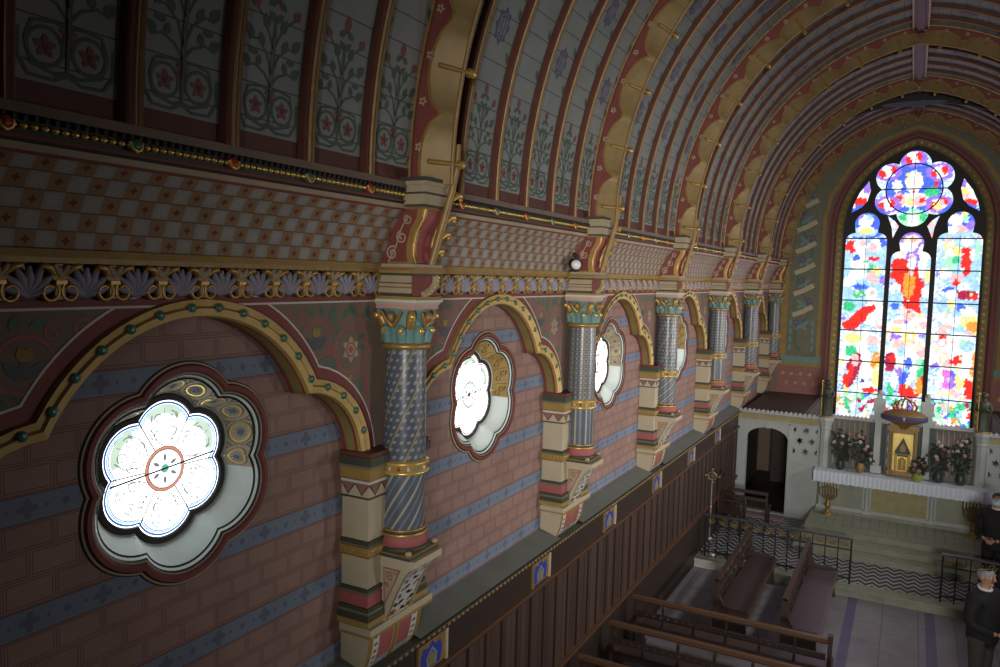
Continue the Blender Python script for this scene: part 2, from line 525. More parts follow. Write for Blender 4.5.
class Dec:
    """painted ornament laid on a surface; P maps (s, t, lift) to a point"""
    def __init__(s, P, mb=None):
        s.P, s.mb, s.l, s.n = P, mb or MB(), 0.0015, 0
    def up(s, lift):
        s.n += 1
        return s.l + lift + s.n * 1.5e-5
    def poly(s, pts, m, lift=0.0):
        h = s.up(lift)
        s.mb.add([s.P(a, b, h) for a, b in pts], [tuple(range(len(pts)))], m)
    def ribbon(s, pts, w, m, lift=0.0):
        k = len(pts)
        ws = w if isinstance(w, (list, tuple)) else [w] * k
        L, R_ = [], []
        h = s.up(lift)
        for i, (a, b) in enumerate(pts):
            p, q = pts[max(i - 1, 0)], pts[min(i + 1, k - 1)]
            dx, dy = q[0] - p[0], q[1] - p[1]
            d = hypot(dx, dy) or 1
            nx, ny = -dy / d * ws[i] / 2, dx / d * ws[i] / 2
            L.append(s.P(a + nx, b + ny, h))
            R_.append(s.P(a - nx, b - ny, h))
        s.mb.add(L + R_, [(i, i + 1, k + i + 1, k + i) for i in range(k - 1)], m)
    def disc(s, a, b, r, m, n=14, lift=0.0, ry=None):
        s.poly([(a + r * cos(2 * pi * i / n), b + (ry or r) * sin(2 * pi * i / n)) for i in range(n)], m, lift)
    def ring(s, a, b, r, w, m, n=24, lift=0.0):
        s.ribbon(arc(a, b, r, 0, 2 * pi, n), w, m, lift)
    def leaf(s, a, b, ang, ln, wd, m, lift=0.0):
        c, d = cos(ang), sin(ang)
        pr = [(0, 0), (.25, .45), (.55, .5), (.8, .28), (1, 0), (.8, -.28), (.55, -.5), (.25, -.45)]
        s.poly([(a + c * x * ln - d * y * wd, b + d * x * ln + c * y * wd) for x, y in pr], m, lift)
    def flower(s, a, b, r, n, m, mc, lift=0.0):
        for i in range(n):
            t = 2 * pi * i / n + pi / 2
            s.leaf(a + cos(t) * r * .15, b + sin(t) * r * .15, t, r * .85, r * .55, m, lift)
        s.disc(a, b, r * .25, mc, 10, lift + .0008)
    def spiral(s, a, b, r0, r1, a0, turns, w, m, lift=0.0, n=30):
        s.ribbon([(a + (r0 + (r1 - r0) * i / n) * cos(a0 + turns * 2 * pi * i / n), b + (r0 + (r1 - r0) * i / n) * sin(a0 + turns * 2 * pi * i / n)) for i in range(n + 1)], w, m, lift)
# ------------------------------------------------------------------ outlines
def arch_pts(o, n1=18, n2=10):
    """blind arch, raised centre between two shoulders; (dy, z) from the left foot to the right foot, o = offset outwards"""
    R1, r2 = 0.973 + o, 0.585 + o
    bx, bz, az = 0.82, 3.92, 4.047
    d = hypot(bx, bz - az)
    a = (R1 * R1 - r2 * r2 + d * d) / (2 * d)
    h = sqrt(max(R1 * R1 - a * a, 0))
    ux, uz = bx / d, (bz - az) / d
    kx, kz = ux * a - uz * h, az + uz * a + ux * h
    t0 = atan2(kz - bz, kx - bx)
    t1 = atan2(kz - az, kx)
    side = arc(bx, bz, r2, 0, t0, n2)
    mid = arc(0, az, R1, t1, pi / 2, n1)
    right = side + mid[1:]
    left = [(-x, z) for x, z in right]
    return left[:-1] + right[::-1]

def hexr(t, d, rho):
    a = (t - pi / 2 + pi / 6) % (pi / 3) - pi / 6
    return d * cos(a) + sqrt(max(rho * rho - (d * sin(a)) ** 2, 0))
def hex_pts(d, rho, n=96):
    return [(1.06 * hexr(2 * pi * i / n, d, rho) * cos(2 * pi * i / n), hexr(2 * pi * i / n, d, rho) * sin(2 * pi * i / n)) for i in range(n)]

def plate(loops, y0, y1, m, mb):
    """flat plate in the xz plane with holes, from y0 to y1"""
    cu = bpy.data.curves.new('plate', 'CURVE')
    cu.dimensions = '2D'
    cu.fill_mode = 'BOTH'
    cu.extrude = abs(y1 - y0) / 2
    for lp in loops:
        sp = cu.splines.new('POLY')
        sp.points.add(len(lp) - 1)
        for p, q in zip(sp.points, lp):
            p.co = (q[0], q[1], 0, 1)
        sp.use_cyclic_u = True
    o = bpy.data.objects.new('plate', cu)
    C.objects.link(o)
    dg = bpy.context.evaluated_depsgraph_get()
    me = bpy.data.meshes.new_from_object(o.evaluated_get(dg))
    ym = (y0 + y1) / 2
    mb.add([(v.co.x, ym + v.co.z, v.co.y) for v in me.vertices], [tuple(p.vertices) for p in me.polygons], m)
    bpy.data.objects.remove(o)
    bpy.data.curves.remove(cu)
    bpy.data.meshes.remove(me)

# ------------------------------------------------------------------ left wall
wl = structure(empty('wall_left'))
b = MB()
NB = 96
def hole_panel(mb, x, yc, zc, hole, y0, y1, z0, z1, m):
    ring = []
    ts = [2 * pi * i / NB for i in range(NB)]
    for t in ts:
        c, s_ = cos(t), sin(t)
        k = min(((y1 - yc) / c if c > 1e-9 else (y0 - yc) / c if c < -1e-9 else 1e9), ((z1 - zc) / s_ if s_ > 1e-9 else (z0 - zc) / s_ if s_ < -1e-9 else 1e9))
        ring.append((yc + c * k, zc + s_ * k))
    vs = [(x, yc + p[0], zc + p[1]) for p in hole] + [(x, *p) for p in ring]
    mb.add(vs, [(i, (i + 1) % NB, NB + (i + 1) % NB, NB + i) for i in range(NB)], m)
    for cy, cz in ((y0, z0), (y1, z0), (y0, z1), (y1, z1)):
        j = min(range(NB), key=lambda i: (atan2(cz - zc, cy - yc) - ts[i]) % (2 * pi))
        mb.add([(x, cy, cz), (x, *ring[j]), (x, *ring[(j + 1) % NB])], [(0, 1, 2)], m)
WZ = 4.10
H_OUT = (0.275, 0.332)
for k in range(-2, 6):
    yc = Y1 + BAY * (k - 0.5)
    y0, y1 = yc - BAY / 2, min(yc + BAY / 2, YE)
    if 0 <= k < 5:
        hole_panel(b, XR, yc + .02, WZ, hex_pts(*H_OUT), y0, y1, 2.2, 5.2, 'bricks')
    else:
        b.add([(XR, y0, 2.2), (XR, y1, 2.2), (XR, y1, 5.2), (XR, y0, 5.2)], [(0, 1, 2, 3)], 'bricks')
b.add([(XR, Y1 + 4.99 * BAY, 2.2), (XR, YE, 2.2), (XR, YE, 5.2), (XR, Y1 + 4.99 * BAY, 5.2)], [(0, 1, 2, 3)], 'bricks')
b.box(XR - 0.05, XR, -4, YE, -0.1, 2.21, 'plaster_dark')
b.build('brick_wall', wl)

# spandrels with their soffits, one continuous painted face
b = MB()
A0 = arch_pts(-0.06)
for k in range(-1, 7):
    yc = Y1 + BAY * (k - 0.5)
    if k == 6:
        b.add([(XF, yc - BAY / 2, 2.3), (XF, YE, 2.3), (XF, YE, 5.05), (XF, yc - BAY / 2, 5.05)], [(0, 1, 2, 3)], 'taupe')
        continue
    pts = [(-BAY / 2, 3.9), (-1.345, 3.9)] + A0 + [(1.345, 3.9), (BAY / 2, 3.9)]
    vs = [(XF, yc + p[0], p[1]) for p in pts] + [(XF, yc + p[0], 5.06) for p in pts]
    n_ = len(pts)
    b.add(vs, [(i, i + 1, n_ + i + 1, n_ + i) for i in range(n_ - 1) if i not in (1, n_ - 3) or True], 'taupe')
    so = A0
    for x0, x1, m in ((XF, XF - 0.022, 'red'), (XF - 0.022, XF - 0.10, 'olive'), (XF - 0.10, XR, 'red')):
        vs = [(x0, yc + p[0], p[1]) for p in so] + [(x1, yc + p[0], p[1]) for p in so]
        n_ = len(so)
        b.add(vs, [(i, i + 1, n_ + i + 1, n_ + i) for i in range(n_ - 1)], m, True)
b.build('spandrel', wl)

# gold arch mouldings with green studs, red band and white line outside
def arch_band(mb, yc, o0, o1, x, m, x0=None):
    P0, P1 = arch_pts(o0), arch_pts(o1)
    k = len(P0)
    vs = [(x if x0 is None else x0, yc + p[0], p[1]) for p in P0] + [(x, yc + p[0], p[1]) for p in P1]
    mb.add(vs, [(i, i + 1, k + i + 1, k + i) for i in range(k - 1)], m)
for k in range(-1, 6):
    yc = Y1 + BAY * (k - 0.5)
    b = MB()
    arch_band(b, yc, -0.06, -0.05, XF + 0.022, 'ochre', XF)
    arch_band(b, yc, -0.05, -0.012, XF + 0.032, 'gilt_paint', XF + 0.022)
    arch_band(b, yc, -0.012, 0.0, XF + 0.018, 'gold_dull', XF + 0.032)
    arch_band(b, yc, 0.0, 0.036, XF + 0.032, 'gilt_paint', XF + 0.018)
    arch_band(b, yc, 0.036, 0.045, XF + 0.004, 'gold_dull', XF + 0.032)
    arch_band(b, yc, 0.045, 0.112, XF + 0.004, 'red')
    arch_band(b, yc, 0.112, 0.124, XF + 0.004, 'white')
    P = arch_pts(-0.005, 60, 40)
    acc, nxt = 0.0, 0.06
    for i in range(1, len(P)):
        acc += hypot(P[i][0] - P[i - 1][0], P[i][1] - P[i - 1][1])
        if acc > nxt:
            nxt += 0.178
            b.ball((XF + 0.034, yc + P[i][0], P[i][1]), (0.010, 0.025, 0.025), 'gem_green', 10, 6)
    b.build('arch_moulding', wl)

# painted scrolls of the spandrels, mirrored about each column
def scroll_half(d):
    R_, G_, W_ = 'red_light', 'green', 'white'
    d.ribbon([(.30, 3.98), (.27, 4.10), (.20, 4.22), (.23, 4.36), (.24, 4.46)], .018, R_)
    d.ribbon(arc(.42, 4.70, .155, -2.2, 3.9, 34), .017, R_)
    d.ribbon([(.24, 4.46), (.29, 4.53), (.33, 4.58)], .017, R_)
    d.flower(.42, 4.70, .092, 6, 'beige', R_, .001)
    d.ring(.42, 4.70, .045, .012, R_, 16, .002)
    d.ribbon(arc(.76, 4.78, .13, -1.0, 4.2, 30), .016, R_)
    d.ribbon([(.57, 4.74), (.61, 4.70), (.66, 4.68), (.80, 4.655)], .016, R_)
    for a in (2.4, 1.57, .7):
        d.leaf(.76, 4.72, a, .13, .05, 'slate', .001)
    d.leaf(.76, 4.80, 1.2, .07, .05, 'ochre', .001)
    d.leaf(.76, 4.80, 2.0, .07, .05, 'ochre', .001)
    d.ring(.665, 4.585, .085, .014, G_, 24)
    for a in (1.57, .5, 2.6):
        d.leaf(.665, 4.56, a, .09, .05, G_, .001)
    d.ribbon([(.90, 4.76), (.96, 4.85), (1.05, 4.88), (1.10, 4.93), (1.06, 4.965), (1.02, 4.94)], [.02, .03, .035, .03, .02, .012], G_)
    d.spiral(1.02, 4.93, .05, .008, 0.5, 1.3, .014, R_)
    d.ribbon([(.97, 4.87), (1.03, 4.86), (1.07, 4.90)], .014, W_, .001)
    d.ribbon([(1.10, 4.94), (1.18, 4.92), (1.24, 4.95)], .01, R_)
    d.leaf(1.2, 4.93, .6, .06, .03, R_)
    d.spiral(.58, 4.83, .07, .01, 3.4, 1.4, .012, G_)
    d.spiral(.30, 4.92, .055, .01, 0.6, 1.3, .011, R_)
    d.spiral(.47, 4.40, .05, .01, 2.0, 1.3, .011, R_)
    d.spiral(.88, 4.92, .045, .01, 0.2, 1.3, .011, R_)
    d.ribbon([(.53, 4.60), (.57, 4.66), (.63, 4.70), (.64, 4.82), (.60, 4.92)], .011, R_)
    d.ribbon([(.25, 4.55), (.22, 4.66), (.25, 4.78), (.29, 4.88)], .011, R_)
    for (a, b_, g) in ((.26, 4.70, .2), (.27, 4.80, -.4), (.55, 4.56, -.7), (.52, 4.52, -1.2), (.90, 4.70, -.5), (.86, 4.62, -1.0), (.70, 4.93, 1.2), (.78, 4.95, .3), (.50, 4.92, 2.4)):
        d.leaf(a, b_, g, .085, .038, G_)
    for (a, b_, g, l) in ((.62, 4.90, 1.9, .12), (.58, 4.88, .9, .10), (.30, 4.90, 2.2, .12), (.36, 4.93, .8, .10), (.23, 4.90, 1.4, .09), (.44, 4.94, 1.6, .06)):
        d.leaf(a, b_, g, l, .045, G_)
    d.spiral(.335, 4.30, .075, .01, 1.2, 1.6, .016, G_)
    d.spiral(.335, 4.30, .06, .01, 1.2, 1.3, .009, W_, .001)
    d.ribbon([(.24, 4.40), (.32, 4.43), (.40, 4.40), (.41, 4.30), (.36, 4.22)], .014, R_)
    d.leaf(.30, 4.40, 1.1, .10, .04, G_)
    d.leaf(.46, 4.47, 2.4, .08, .05, 'ochre')
    d.leaf(.22, 4.15, .3, .09, .04, G_)
    d.spiral(.285, 4.12, .05, .01, 2.5, 1.3, .012, R_)
    d.leaf(.27, 4.02, 2.1, .07, .03, G_)
for k in range(-1, 6):
    yc = COLS[k] if k >= 0 else Y1 - BAY
    b = MB()
    for sg in (1, -1):
        scroll_half(Dec(lambda s, t, l, sg=sg, yc=yc: (XF + l, yc + sg * s, t), b))
    b.build('painted_scrolls', wl)

# slope under the arches, above the wainscot
b = MB()
for k in range(-1, 7):
    yc = Y1 + BAY * (k - 0.5)
    y0, y1 = yc - 1.345, min(yc + 1.345, YE)
    if y0 < 17.3:
        b.add([(XR, y0, 2.47), (XR, y1, 2.47), (-3.20, y1, 2.40), (-3.20, y0, 2.40)], [(0, 1, 2, 3)], 'sill_grey')
structure(b.build('trim_1'))

# ------------------------------------------------------------------ rose windows
def hex_loft(mb, x0, h0, x1, h1, yc, zc, m, smooth=True, yc1=None):
    P0, P1 = hex_pts(*h0), hex_pts(*h1)
    vs = [(x0, yc + p[0], zc + p[1]) for p in P0] + [(x1, yc + p[0], zc + p[1]) for p in P1]
    mb.add(vs, [(i, (i + 1) % NB, NB + (i + 1) % NB, NB + i) for i in range(NB)], m, smooth)
XG = XR - 0.17
for k in range(5):
    yc, zc = WINS[k] + .02, WZ
    wt = structure(empty('window_%d' % (k + 1), (XR, yc, zc)))
    b = MB()
    for (x0, h0, x1, h1, m) in ((0, (.275, .344), .010, (.275, .336), 'moss'), (.010, (.275, .336), .012, (.275, .326), 'beige'), (.012, (.275, .326), .026, (.275, .316), 'red_dark'),
                                (.026, (.275, .316), .026, (.275, .292), 'red'), (.026, (.275, .292), .014, (.275, .278), 'red_dark'),
                                (.014, (.275, .278), .012, (.275, .271), 'beige'), (.012, (.275, .271), 0, (.275, .262), 'black')):
        hex_loft(b, x0, h0, x1, h1, 0, 0, m, False)
    b.build('surround', wt)
    b = MB()
    hex_loft(b, 0, (.275, .262), XG - XR, (.212, .208), 0, 0, 'splay')
    hex_loft(b, -.010, (.270, .254), -.016, (.267, .246), 0, 0, 'black')
    # ornament on the upper part of the splay
    def PS(s, t, l):
        f = .5 - t / .19
        r0, r1 = hexr(s, .275, .252), hexr(s, .212, .211)
        r = r0 + (r1 - r0) * f - l
        return ((XG - XR) * f + l, 1.06 * r * cos(s), r * sin(s))
    d = Dec(PS, b)
    sc = .47
    for i in range(60):
        s0, s1 = -0.16 + 3.30 * i / 60, -0.16 + 3.30 * (i + 1) / 60
        d.poly([(s0, -.078), (s1, -.078), (s1, .072), (s0, .072)], 'beige' if k % 2 == 0 else 'ochre')
    d2 = Dec(lambda s, t, l: PS(s, t, l + .0015), b)
    for i in range(10):
        s0 = -0.02 + i * .325
        if k % 2 == 0:
            r = .058 if i % 2 else .048
            d2.ribbon([(s0 + r / sc * cos(q), r * sin(q)) for q in frange(0, 2 * pi, 20)], .012, 'gold_bright')
            d2.ribbon([(s0 + (r + .011) / sc * cos(q), (r + .011) * sin(q)) for q in frange(0, 2 * pi, 20)], .006, 'slate')
            for j in range(8):
                q = j * pi / 4
                d2.ribbon([(s0, 0), (s0 + .034 / sc * cos(q), .034 * sin(q))], [.004 / sc, .016], 'blue_grey', .001)
            d2.ribbon([(s0 + .012 / sc * cos(q), .012 * sin(q)) for q in frange(0, 2 * pi, 10)], .012, 'slate', .002)
            for sg in (-1, 1):
                d2.ribbon([(s0 + .12, sg * .075), (s0 + .16, sg * .045), (s0 + .162, sg * .01)], .010, 'slate')
                d2.ribbon([(s0 + .20, sg * .075), (s0 + .165, sg * .045)], .010, 'slate')
        else:
            for sg in (-1, 1):
                d2.ribbon([(s0 + sg * .03 / sc + (.034 - .0015 * j) / sc * cos(j * .42 * sg + 1), .02 * sg + (.034 - .0015 * j) * sin(j * .42 * sg + 1)) for j in range(18)], .011, 'maroon')
            d2.ribbon([(s0 + .15, -.06), (s0 + .17, 0), (s0 + .15, .06)], .012, 'maroon')
    b.build('splay', wt)
    b = MB()
    hex_loft(b, XG - XR, (.215, .211), XG - XR + .014, (.213, .203), 0, 0, 'black')
    hex_loft(b, XG - XR + .014, (.213, .203), XG - XR + .014, (.205, .182), 0, 0, 'black')
    hex_loft(b, XG - XR + .014, (.205, .182), XG - XR - .01, (.205, .174), 0, 0, 'black')
    b.build('frame', wt)
    gx = XG - XR
    b = MB()
    P_ = hex_pts(.205, .180)
    b.add([(gx, 0, 0)] + [(gx, *p) for p in P_], [(0, 1 + i, 1 + (i + 1) % NB) for i in range(NB)], 'glass_white')
    d = Dec(lambda s, t, l: (gx + l, s, t), b)
    bd = ('glass_blue', 'glass_red', 'glass_red', 'glass_blue', 'glass_red')[k]
    def hexline(sc_, w_, m, lift):
        pts = hex_pts(.205, .174 - sc_)
        d.ribbon(pts + pts[:1], w_, m, lift)
    hexline(.008, .012, bd, .001)
    if bd == 'glass_blue':
        hexline(.021, .010, 'glass_skyblue', .001)
        hexline(.030, .006, bd, .001)
    for j in range(3):     # pale tint near the head of the upper petals
        a = pi / 2 + (j - 1) * pi / 3
        d.ribbon(arc(.21 * cos(a), .21 * sin(a), .125, a - .9, a + .9, 14), .05, 'glass_pale', .0012)
    d.ring(0, 0, .118, .016, 'glass_coral' if k % 2 == 0 else 'glass_pale', 40, .002)
    d.ring(0, 0, .104, .004, 'glass_line', 40, .002)
    d.disc(0, 0, .026, 'glass_mint' if k % 2 == 0 else 'glass_red', 16, .002)
    for j in range(6):
        a = pi / 2 + j * pi / 3
        ca, sa = cos(a), sin(a)
        def Q(u, v):
            return (ca * u - sa * v, sa * u + ca * v)
        d.ribbon([Q(.03, 0), Q(.10, 0)], .004, 'glass_line', .002)
        d.leaf(*Q(.04, 0), a, .05, .022, 'glass_line', .002)
        d.ribbon([Q(.13, 0), Q(.34, 0)], .003, 'glass_line', .002)
        for sg in (-1, 1):
            d.spiral(*Q(.20, sg * .055), .042, .006, a + (0 if sg > 0 else pi), sg * 1.4, .0065, 'glass_line', .002, 22)
            d.spiral(*Q(.285, sg * .045), .036, .006, a + pi + (0 if sg > 0 else pi), sg * 1.3, .0065, 'glass_line', .002, 22)
            d.ribbon([Q(.13, sg * .01), Q(.16, sg * .05), Q(.24, sg * .09), Q(.31, sg * .08)], .0065, 'glass_line', .002)
    b.build('glass', wt)
    b = MB()
    d = Dec(lambda s, t, l: (gx + l, s, t), b)
    for j in range(6):
        a = pi / 2 + pi / 6 + j * pi / 3
        d.ribbon([(.125 * cos(a), .125 * sin(a)), (.335 * cos(a), .335 * sin(a))], .007, 'black', .003)
    b.tube([(gx + .004, -.335, -.035), (gx + .004, .335, .035)], .005, 'black', 6)
    for r_ in (.127, .109):
        d.ring(0, 0, r_, .004, 'black', 40, .003)
    hp = hex_pts(.21, .152)
    b.build('leading', wt)

# ------------------------------------------------------------------ frieze, cove and string course (left), plain mirror on the right
YA, YB = -3.6, YE
b = MB()
b.box(XF - .05, XF + .006, YA, YB, 5.018, 5.030, 'white')
b.box(XF - .05, XF + .010, YA, YB, 5.030, 5.062, 'red')
b.box(XF - .05, XF + .002, YA, YB, 5.062, 5.235, 'slate')
b.box(XF - .05, XF + .045, YA, YB, 5.225, 5.25, 'gold_dull')
b.box(XF - .05, XF + .06, YA, YB, 5.25, 5.285, 'ochre')
structure(b.build('trim_2'))

b = MB()
def acanthus(mb, y, z):
    m, x = 'gold_dull', XF + .002
    mb.prism([(y - .024, z), (y + .024, z), (y + .020, z + .07), (y + .040, z + .11), (y + .085, z + .155), (y - .085, z + .155), (y - .04, z + .11), (y - .020, z + .07)], 'x', x, x + .035, m)
    for sg in (-1, 1):
        mb.tube([(x + .03, y + sg * (.046 + .030 * (1 - q / 9) * cos(q)), z + .034 + .032 * (1 - q / 9) * sin(q)) for q in frange(2.4, -4.2, 16)], .010, 'gold', 6)
        mb.tube([(x + .02, y + sg * .012, z + .10), (x + .04, y + sg * .05, z + .14), (x + .045, y + sg * .085, z + .148), (x + .038, y + sg * .10, z + .128)], [.014, .017, .014, .005], 'gold', 6)
        mb.tube([(x + .03, y + sg * .004, z + .105), (x + .042, y + sg * .022, z + .135), (x + .045, y + sg * .034, z + .152)], [.01, .013, .008], 'beige', 6)
    mb.box(x, x + .048, y - .024, y + .024, z + .068, z + .084, 'gold')
    mb.ball((x + .03, y, z + .12), (.016, .014, .03), 'beige', 8, 5)
def palmette(mb, y, z):
    x = XF + .002
    for a, l in ((0, .13), (.42, .13), (-.42, .13), (.85, .125), (-.85, .125), (1.25, .11), (-1.25, .11)):
        mb.tube([(x + .004, y, z + .015), (x + .018, y + sin(a) * l * .55, z + .02 + cos(a) * l * .55), (x + .022, y + sin(a) * l, z + .02 + cos(a) * l * .95)], [.012, .024, .012], 'lilac', 6)
ac, pm = MB(), MB()
acanthus(ac, 0, 5.066)
palmette(pm, 0, 5.066)
STEP = BAY / 13
for i in range(-16, 80):
    y = Y1 + STEP * (i + .5)
    if y > YE - .2 or y < 0.4:
        continue
    b.merge(ac, (0, y, 0))
    b.merge(pm, (0, y + STEP / 2, 0))
o = b.build('trim_3')
structure(o)

COVE = [(XF + .03, 5.28), (XF + .05, 5.36), (XF + .085, 5.46), (XF + .135, 5.56), (XF + .215, 5.655)]
cl = [0.0]
for i in range(1, 5):
    cl.append(cl[-1] + hypot(COVE[i][0] - COVE[i - 1][0], COVE[i][1] - COVE[i - 1][1]))
b = MB()
b.grid(lambda i, y: (COVE[i][0], y, COVE[i][1]), range(5), [YA, YB], 'cove', True, lambda i, y: (y + 8.8, cl[i] + .0001, 0))
structure(b.build('trim_4'))
b = MB()
XS = XF + .215
for (x, z0, z1, m) in ((XS + .012, 5.650, 5.662, 'red'), (XS + .022, 5.662, 5.690, 'beige'), (XS + .008, 5.690, 5.706, 'black'), (XS + .020, 5.706, 5.718, 'red'),
                       (XS + .006, 5.718, 5.736, 'moss'), (XS + .012, 5.736, 5.775, 'moss'), (XS + .026, 5.775, 5.80, 'black'), (XS + .035, 5.80, 5.842, 'taupe')):
    b.box(XS - .12, x, YA, YB, z0, z1, m)
y = 0.6
i = 0
while y < YE - .1:
    b.ball((XS + .030, y, 5.752), (.015, .0185, .013), 'gold_bright', 8, 5)
    b.tube([(XS + .030, y, 5.772), (XS + .040, y, 5.795)], .010, 'black', 5)
    y += .042
for i in range(-7, 31):
    y = Y1 + BAY / 6 * i
    if i % 6:
        b.ball((XS + .032, y, 5.752), (.03, .03, .032), 'gem_red' if i % 2 else 'gem_green', 8, 6)
        b.tube([(XS + .045, y - .03, 5.765), (XS + .05, y - .02, 5.735), (XS + .052, y, 5.724), (XS + .05, y + .02, 5.735), (XS + .045, y + .03, 5.765)], .008, 'gold_bright', 6)
structure(b.build('trim_5'))

# ------------------------------------------------------------------ barrel vault
VA, VB = 2.98, 3.5
def vp(phi, inset=0.0):
    c, s_ = cos(phi), sin(phi)
    x, z = XA - VA * c, Z0 + VB * s_ + .12 * (1 - abs(c)) ** 3
    nx, nz = c / VA, -s_ / VB
    l = hypot(nx, nz)
    return x + nx / l * inset, z + nz / l * inset
NP = 720
PH = [pi * i / NP for i in range(NP + 1)]
AL = [0.0]
for i in range(1, NP + 1):
    p, q = vp(PH[i - 1]), vp(PH[i])
    AL.append(AL[-1] + hypot(p[0] - q[0], p[1] - q[1]))
VLEN = AL[-1]
def phi_at(s):
    s = max(0.0, min(s, VLEN))
    lo, hi = 0, NP
    while hi - lo > 1:
        mid = (lo + hi) // 2
        if AL[mid] <= s:
            lo = mid
        else:
            hi = mid
    f = (s - AL[lo]) / (AL[hi] - AL[lo])
    return PH[lo] + (PH[hi] - PH[lo]) * f
ce = structure(empty('ceiling'))
b = MB()
PW = BAY / 6
vs_ = [VLEN * i / 72 for i in range(73)]
for i in range(-15, 31):
    y0, y1 = Y1 + PW * i, min(Y1 + PW * (i + 1), YE + .05)
    if y0 >= YE:
        break
    b.grid(lambda u, s: (vp(phi_at(s))[0], u, vp(phi_at(s))[1]), [y0, y1], vs_, 'vault', True,
           lambda u, s, y0=y0, y1=y1: (-1 if u == y0 else 1, min(s, VLEN - s), 0.5))
b.build('vault', ce)

def vsweep(mb, y, prof, ms, phis, smooth=False):
    """sweep a (dy, depth) polyline along the vault"""
    for j in range(len(prof) - 1):
        mb.grid(lambda p, q: (vp(p, prof[q][1])[0], y + prof[q][0], vp(p, prof[q][1])[1]), phis, (j, j + 1), ms[j], smooth)
PHS = [pi * i / 80 for i in range(81)]
for i in range(-10, 31):
    if i % 6 == 0:
        continue
    y = Y1 + PW * i
    if y > YE:
        break
    b = MB()
    vsweep(b, y, [(-.045, 0), (-.045, .045), (-.034, .052), (-.022, .045), (-.010, .045), (-.004, .056), (.004, .056), (.010, .045), (.022, .045), (.034, .052), (.045, .045), (.045, 0)],
           ['vault_red', 'vault_red', 'vault_red', 'vault_red', 'gold_dull', 'gold_dull', 'gold_dull', 'vault_red', 'gold_dull', 'vault_red', 'vault_red'], PHS)
    b.build('rib', ce)
b = MB()
zt = vp(pi / 2)[1]
b.box(XA - .12, XA + .12, -3, YE, zt - .09, zt + .1, 'vault_red')
b.box(XA - .05, XA + .05, -3, YE, zt - .13, zt, 'vault_red')
for s_ in (-.12, .095):
    b.box(XA + s_, XA + s_ + .025, -3, YE, zt - .105, zt, 'gold_dull')
b.build('ridge_beam', ce)

# stencils of the panels
MONO = {0: [[(-.5, -.5), (-.5, .5), (0, 0), (.5, .5), (.5, -.5)], [(0, -.6), (0, .6)]],
        1: [[(-.5, -.5), (-.5, .5)], [(0, -.5), (0, .5)], [(-.5, 0), (0, 0)], [(.6, .4), (.3, .45), (.3, .1), (.6, -.1), (.6, -.45), (.25, -.45)]]}
def stencil(d, yc, mirror_s, med):
    G_, Rr = 'green_stencil', 'stencil_red'
    k = PW / .56
    def T(a, t):
        return (yc + a * k, t)
    def rib(pts, w_, m, l=0.0):
        d.ribbon([T(*p) for p in pts], w_, m, l)
    # urn with two scrolled rosettes
    for sg in (-1, 1):
        d.ring(yc + sg * .095 * k, .245, .075, .016, G_, 20)
        d.flower(yc + sg * .095 * k, .245, .050, 5, Rr, 'vault_red', .001)
        rib([(0, .335), (sg * .06, .35), (sg * .15, .335), (sg * .175, .26), (sg * .15, .17), (sg * .05, .145), (0, .16)], .016, G_)
        rib([(sg * .205, .30), (sg * .205, .19), (sg * .16, .125), (sg * .06, .12), (0, .15)], .016, G_)
        # branches
        rib([(0, .36), (sg * .05, .42), (sg * .12, .45), (sg * .18, .43)], .013, G_)
        d.leaf(*T(sg * .15, .44), pi / 2 - sg * .9, .075, .05, G_)
        d.leaf(*T(sg * .10, .445), pi / 2 + sg * .2, .06, .04, G_)
        rib([(0, .42), (sg * .04, .52), (sg * .11, .58), (sg * .17, .57)], .013, G_)
        d.leaf(*T(sg * .14, .575), pi / 2 - sg * .7, .085, .055, G_)
        d.leaf(*T(sg * .07, .55), pi / 2 - sg * .4, .075, .045, G_)
        d.leaf(*T(sg * .10, .51), pi / 2 - sg * 1.5, .07, .04, G_)
        rib([(0, .55), (sg * .04, .63), (sg * .09, .70), (sg * .14, .735)], .011, G_)
        d.leaf(*T(sg * .13, .73), pi / 2 - sg * .6, .07, .055, Rr, .001)
        d.leaf(*T(sg * .05, .64), pi / 2 - sg * .3, .085, .05, G_)
    rib([(0, .15), (0, .72)], .014, G_)
    d.disc(yc, .29, .025, 'red', 8, .001)
    rib([(-.035, .32), (.035, .32)], .02, Rr, .001)
    d.flower(yc, .80, .075, 3, G_, 'red', 0)
    d.leaf(yc, .80, pi / 2, .085, .055, Rr, .001)
    d.leaf(yc - .0, .69, pi / 2 - .8, .07, .04, G_)
    d.leaf(yc, .69, pi / 2 + .8, .07, .04, G_)
    # leaves climbing along the margins
    t = .92
    while t < VLEN / 2 - .5:
        d.leaf(yc - .215 * k, t, pi / 2 - .45, .095, .045, G_)
        d.leaf(yc - .205 * k, t + .05, pi / 2 - 1.1, .05, .03, G_)
        d.leaf(yc + .215 * k, t + .16, pi / 2 + .45, .095, .045, G_)
        d.leaf(yc + .205 * k, t + .21, pi / 2 + 1.1, .05, .03, G_)
        t += .34
    # medallions
    for j, t in enumerate(med):
        st = [(yc + (.082 if q % 2 else .108) * cos(q * pi / 8), t + (.112 if q % 2 else .148) * sin(q * pi / 8)) for q in range(16)]
        d.poly(st, 'medallion')
        d.ribbon([(yc + .066 * cos(q), t + .092 * sin(q)) for q in frange(0, 2 * pi, 20)], .01, 'blue_grey', .001)
        for stn in MONO[j % 2]:
            d.ribbon([(yc + a * .078, t + c * .108) for a, c in stn], .016, 'lilac', .002)
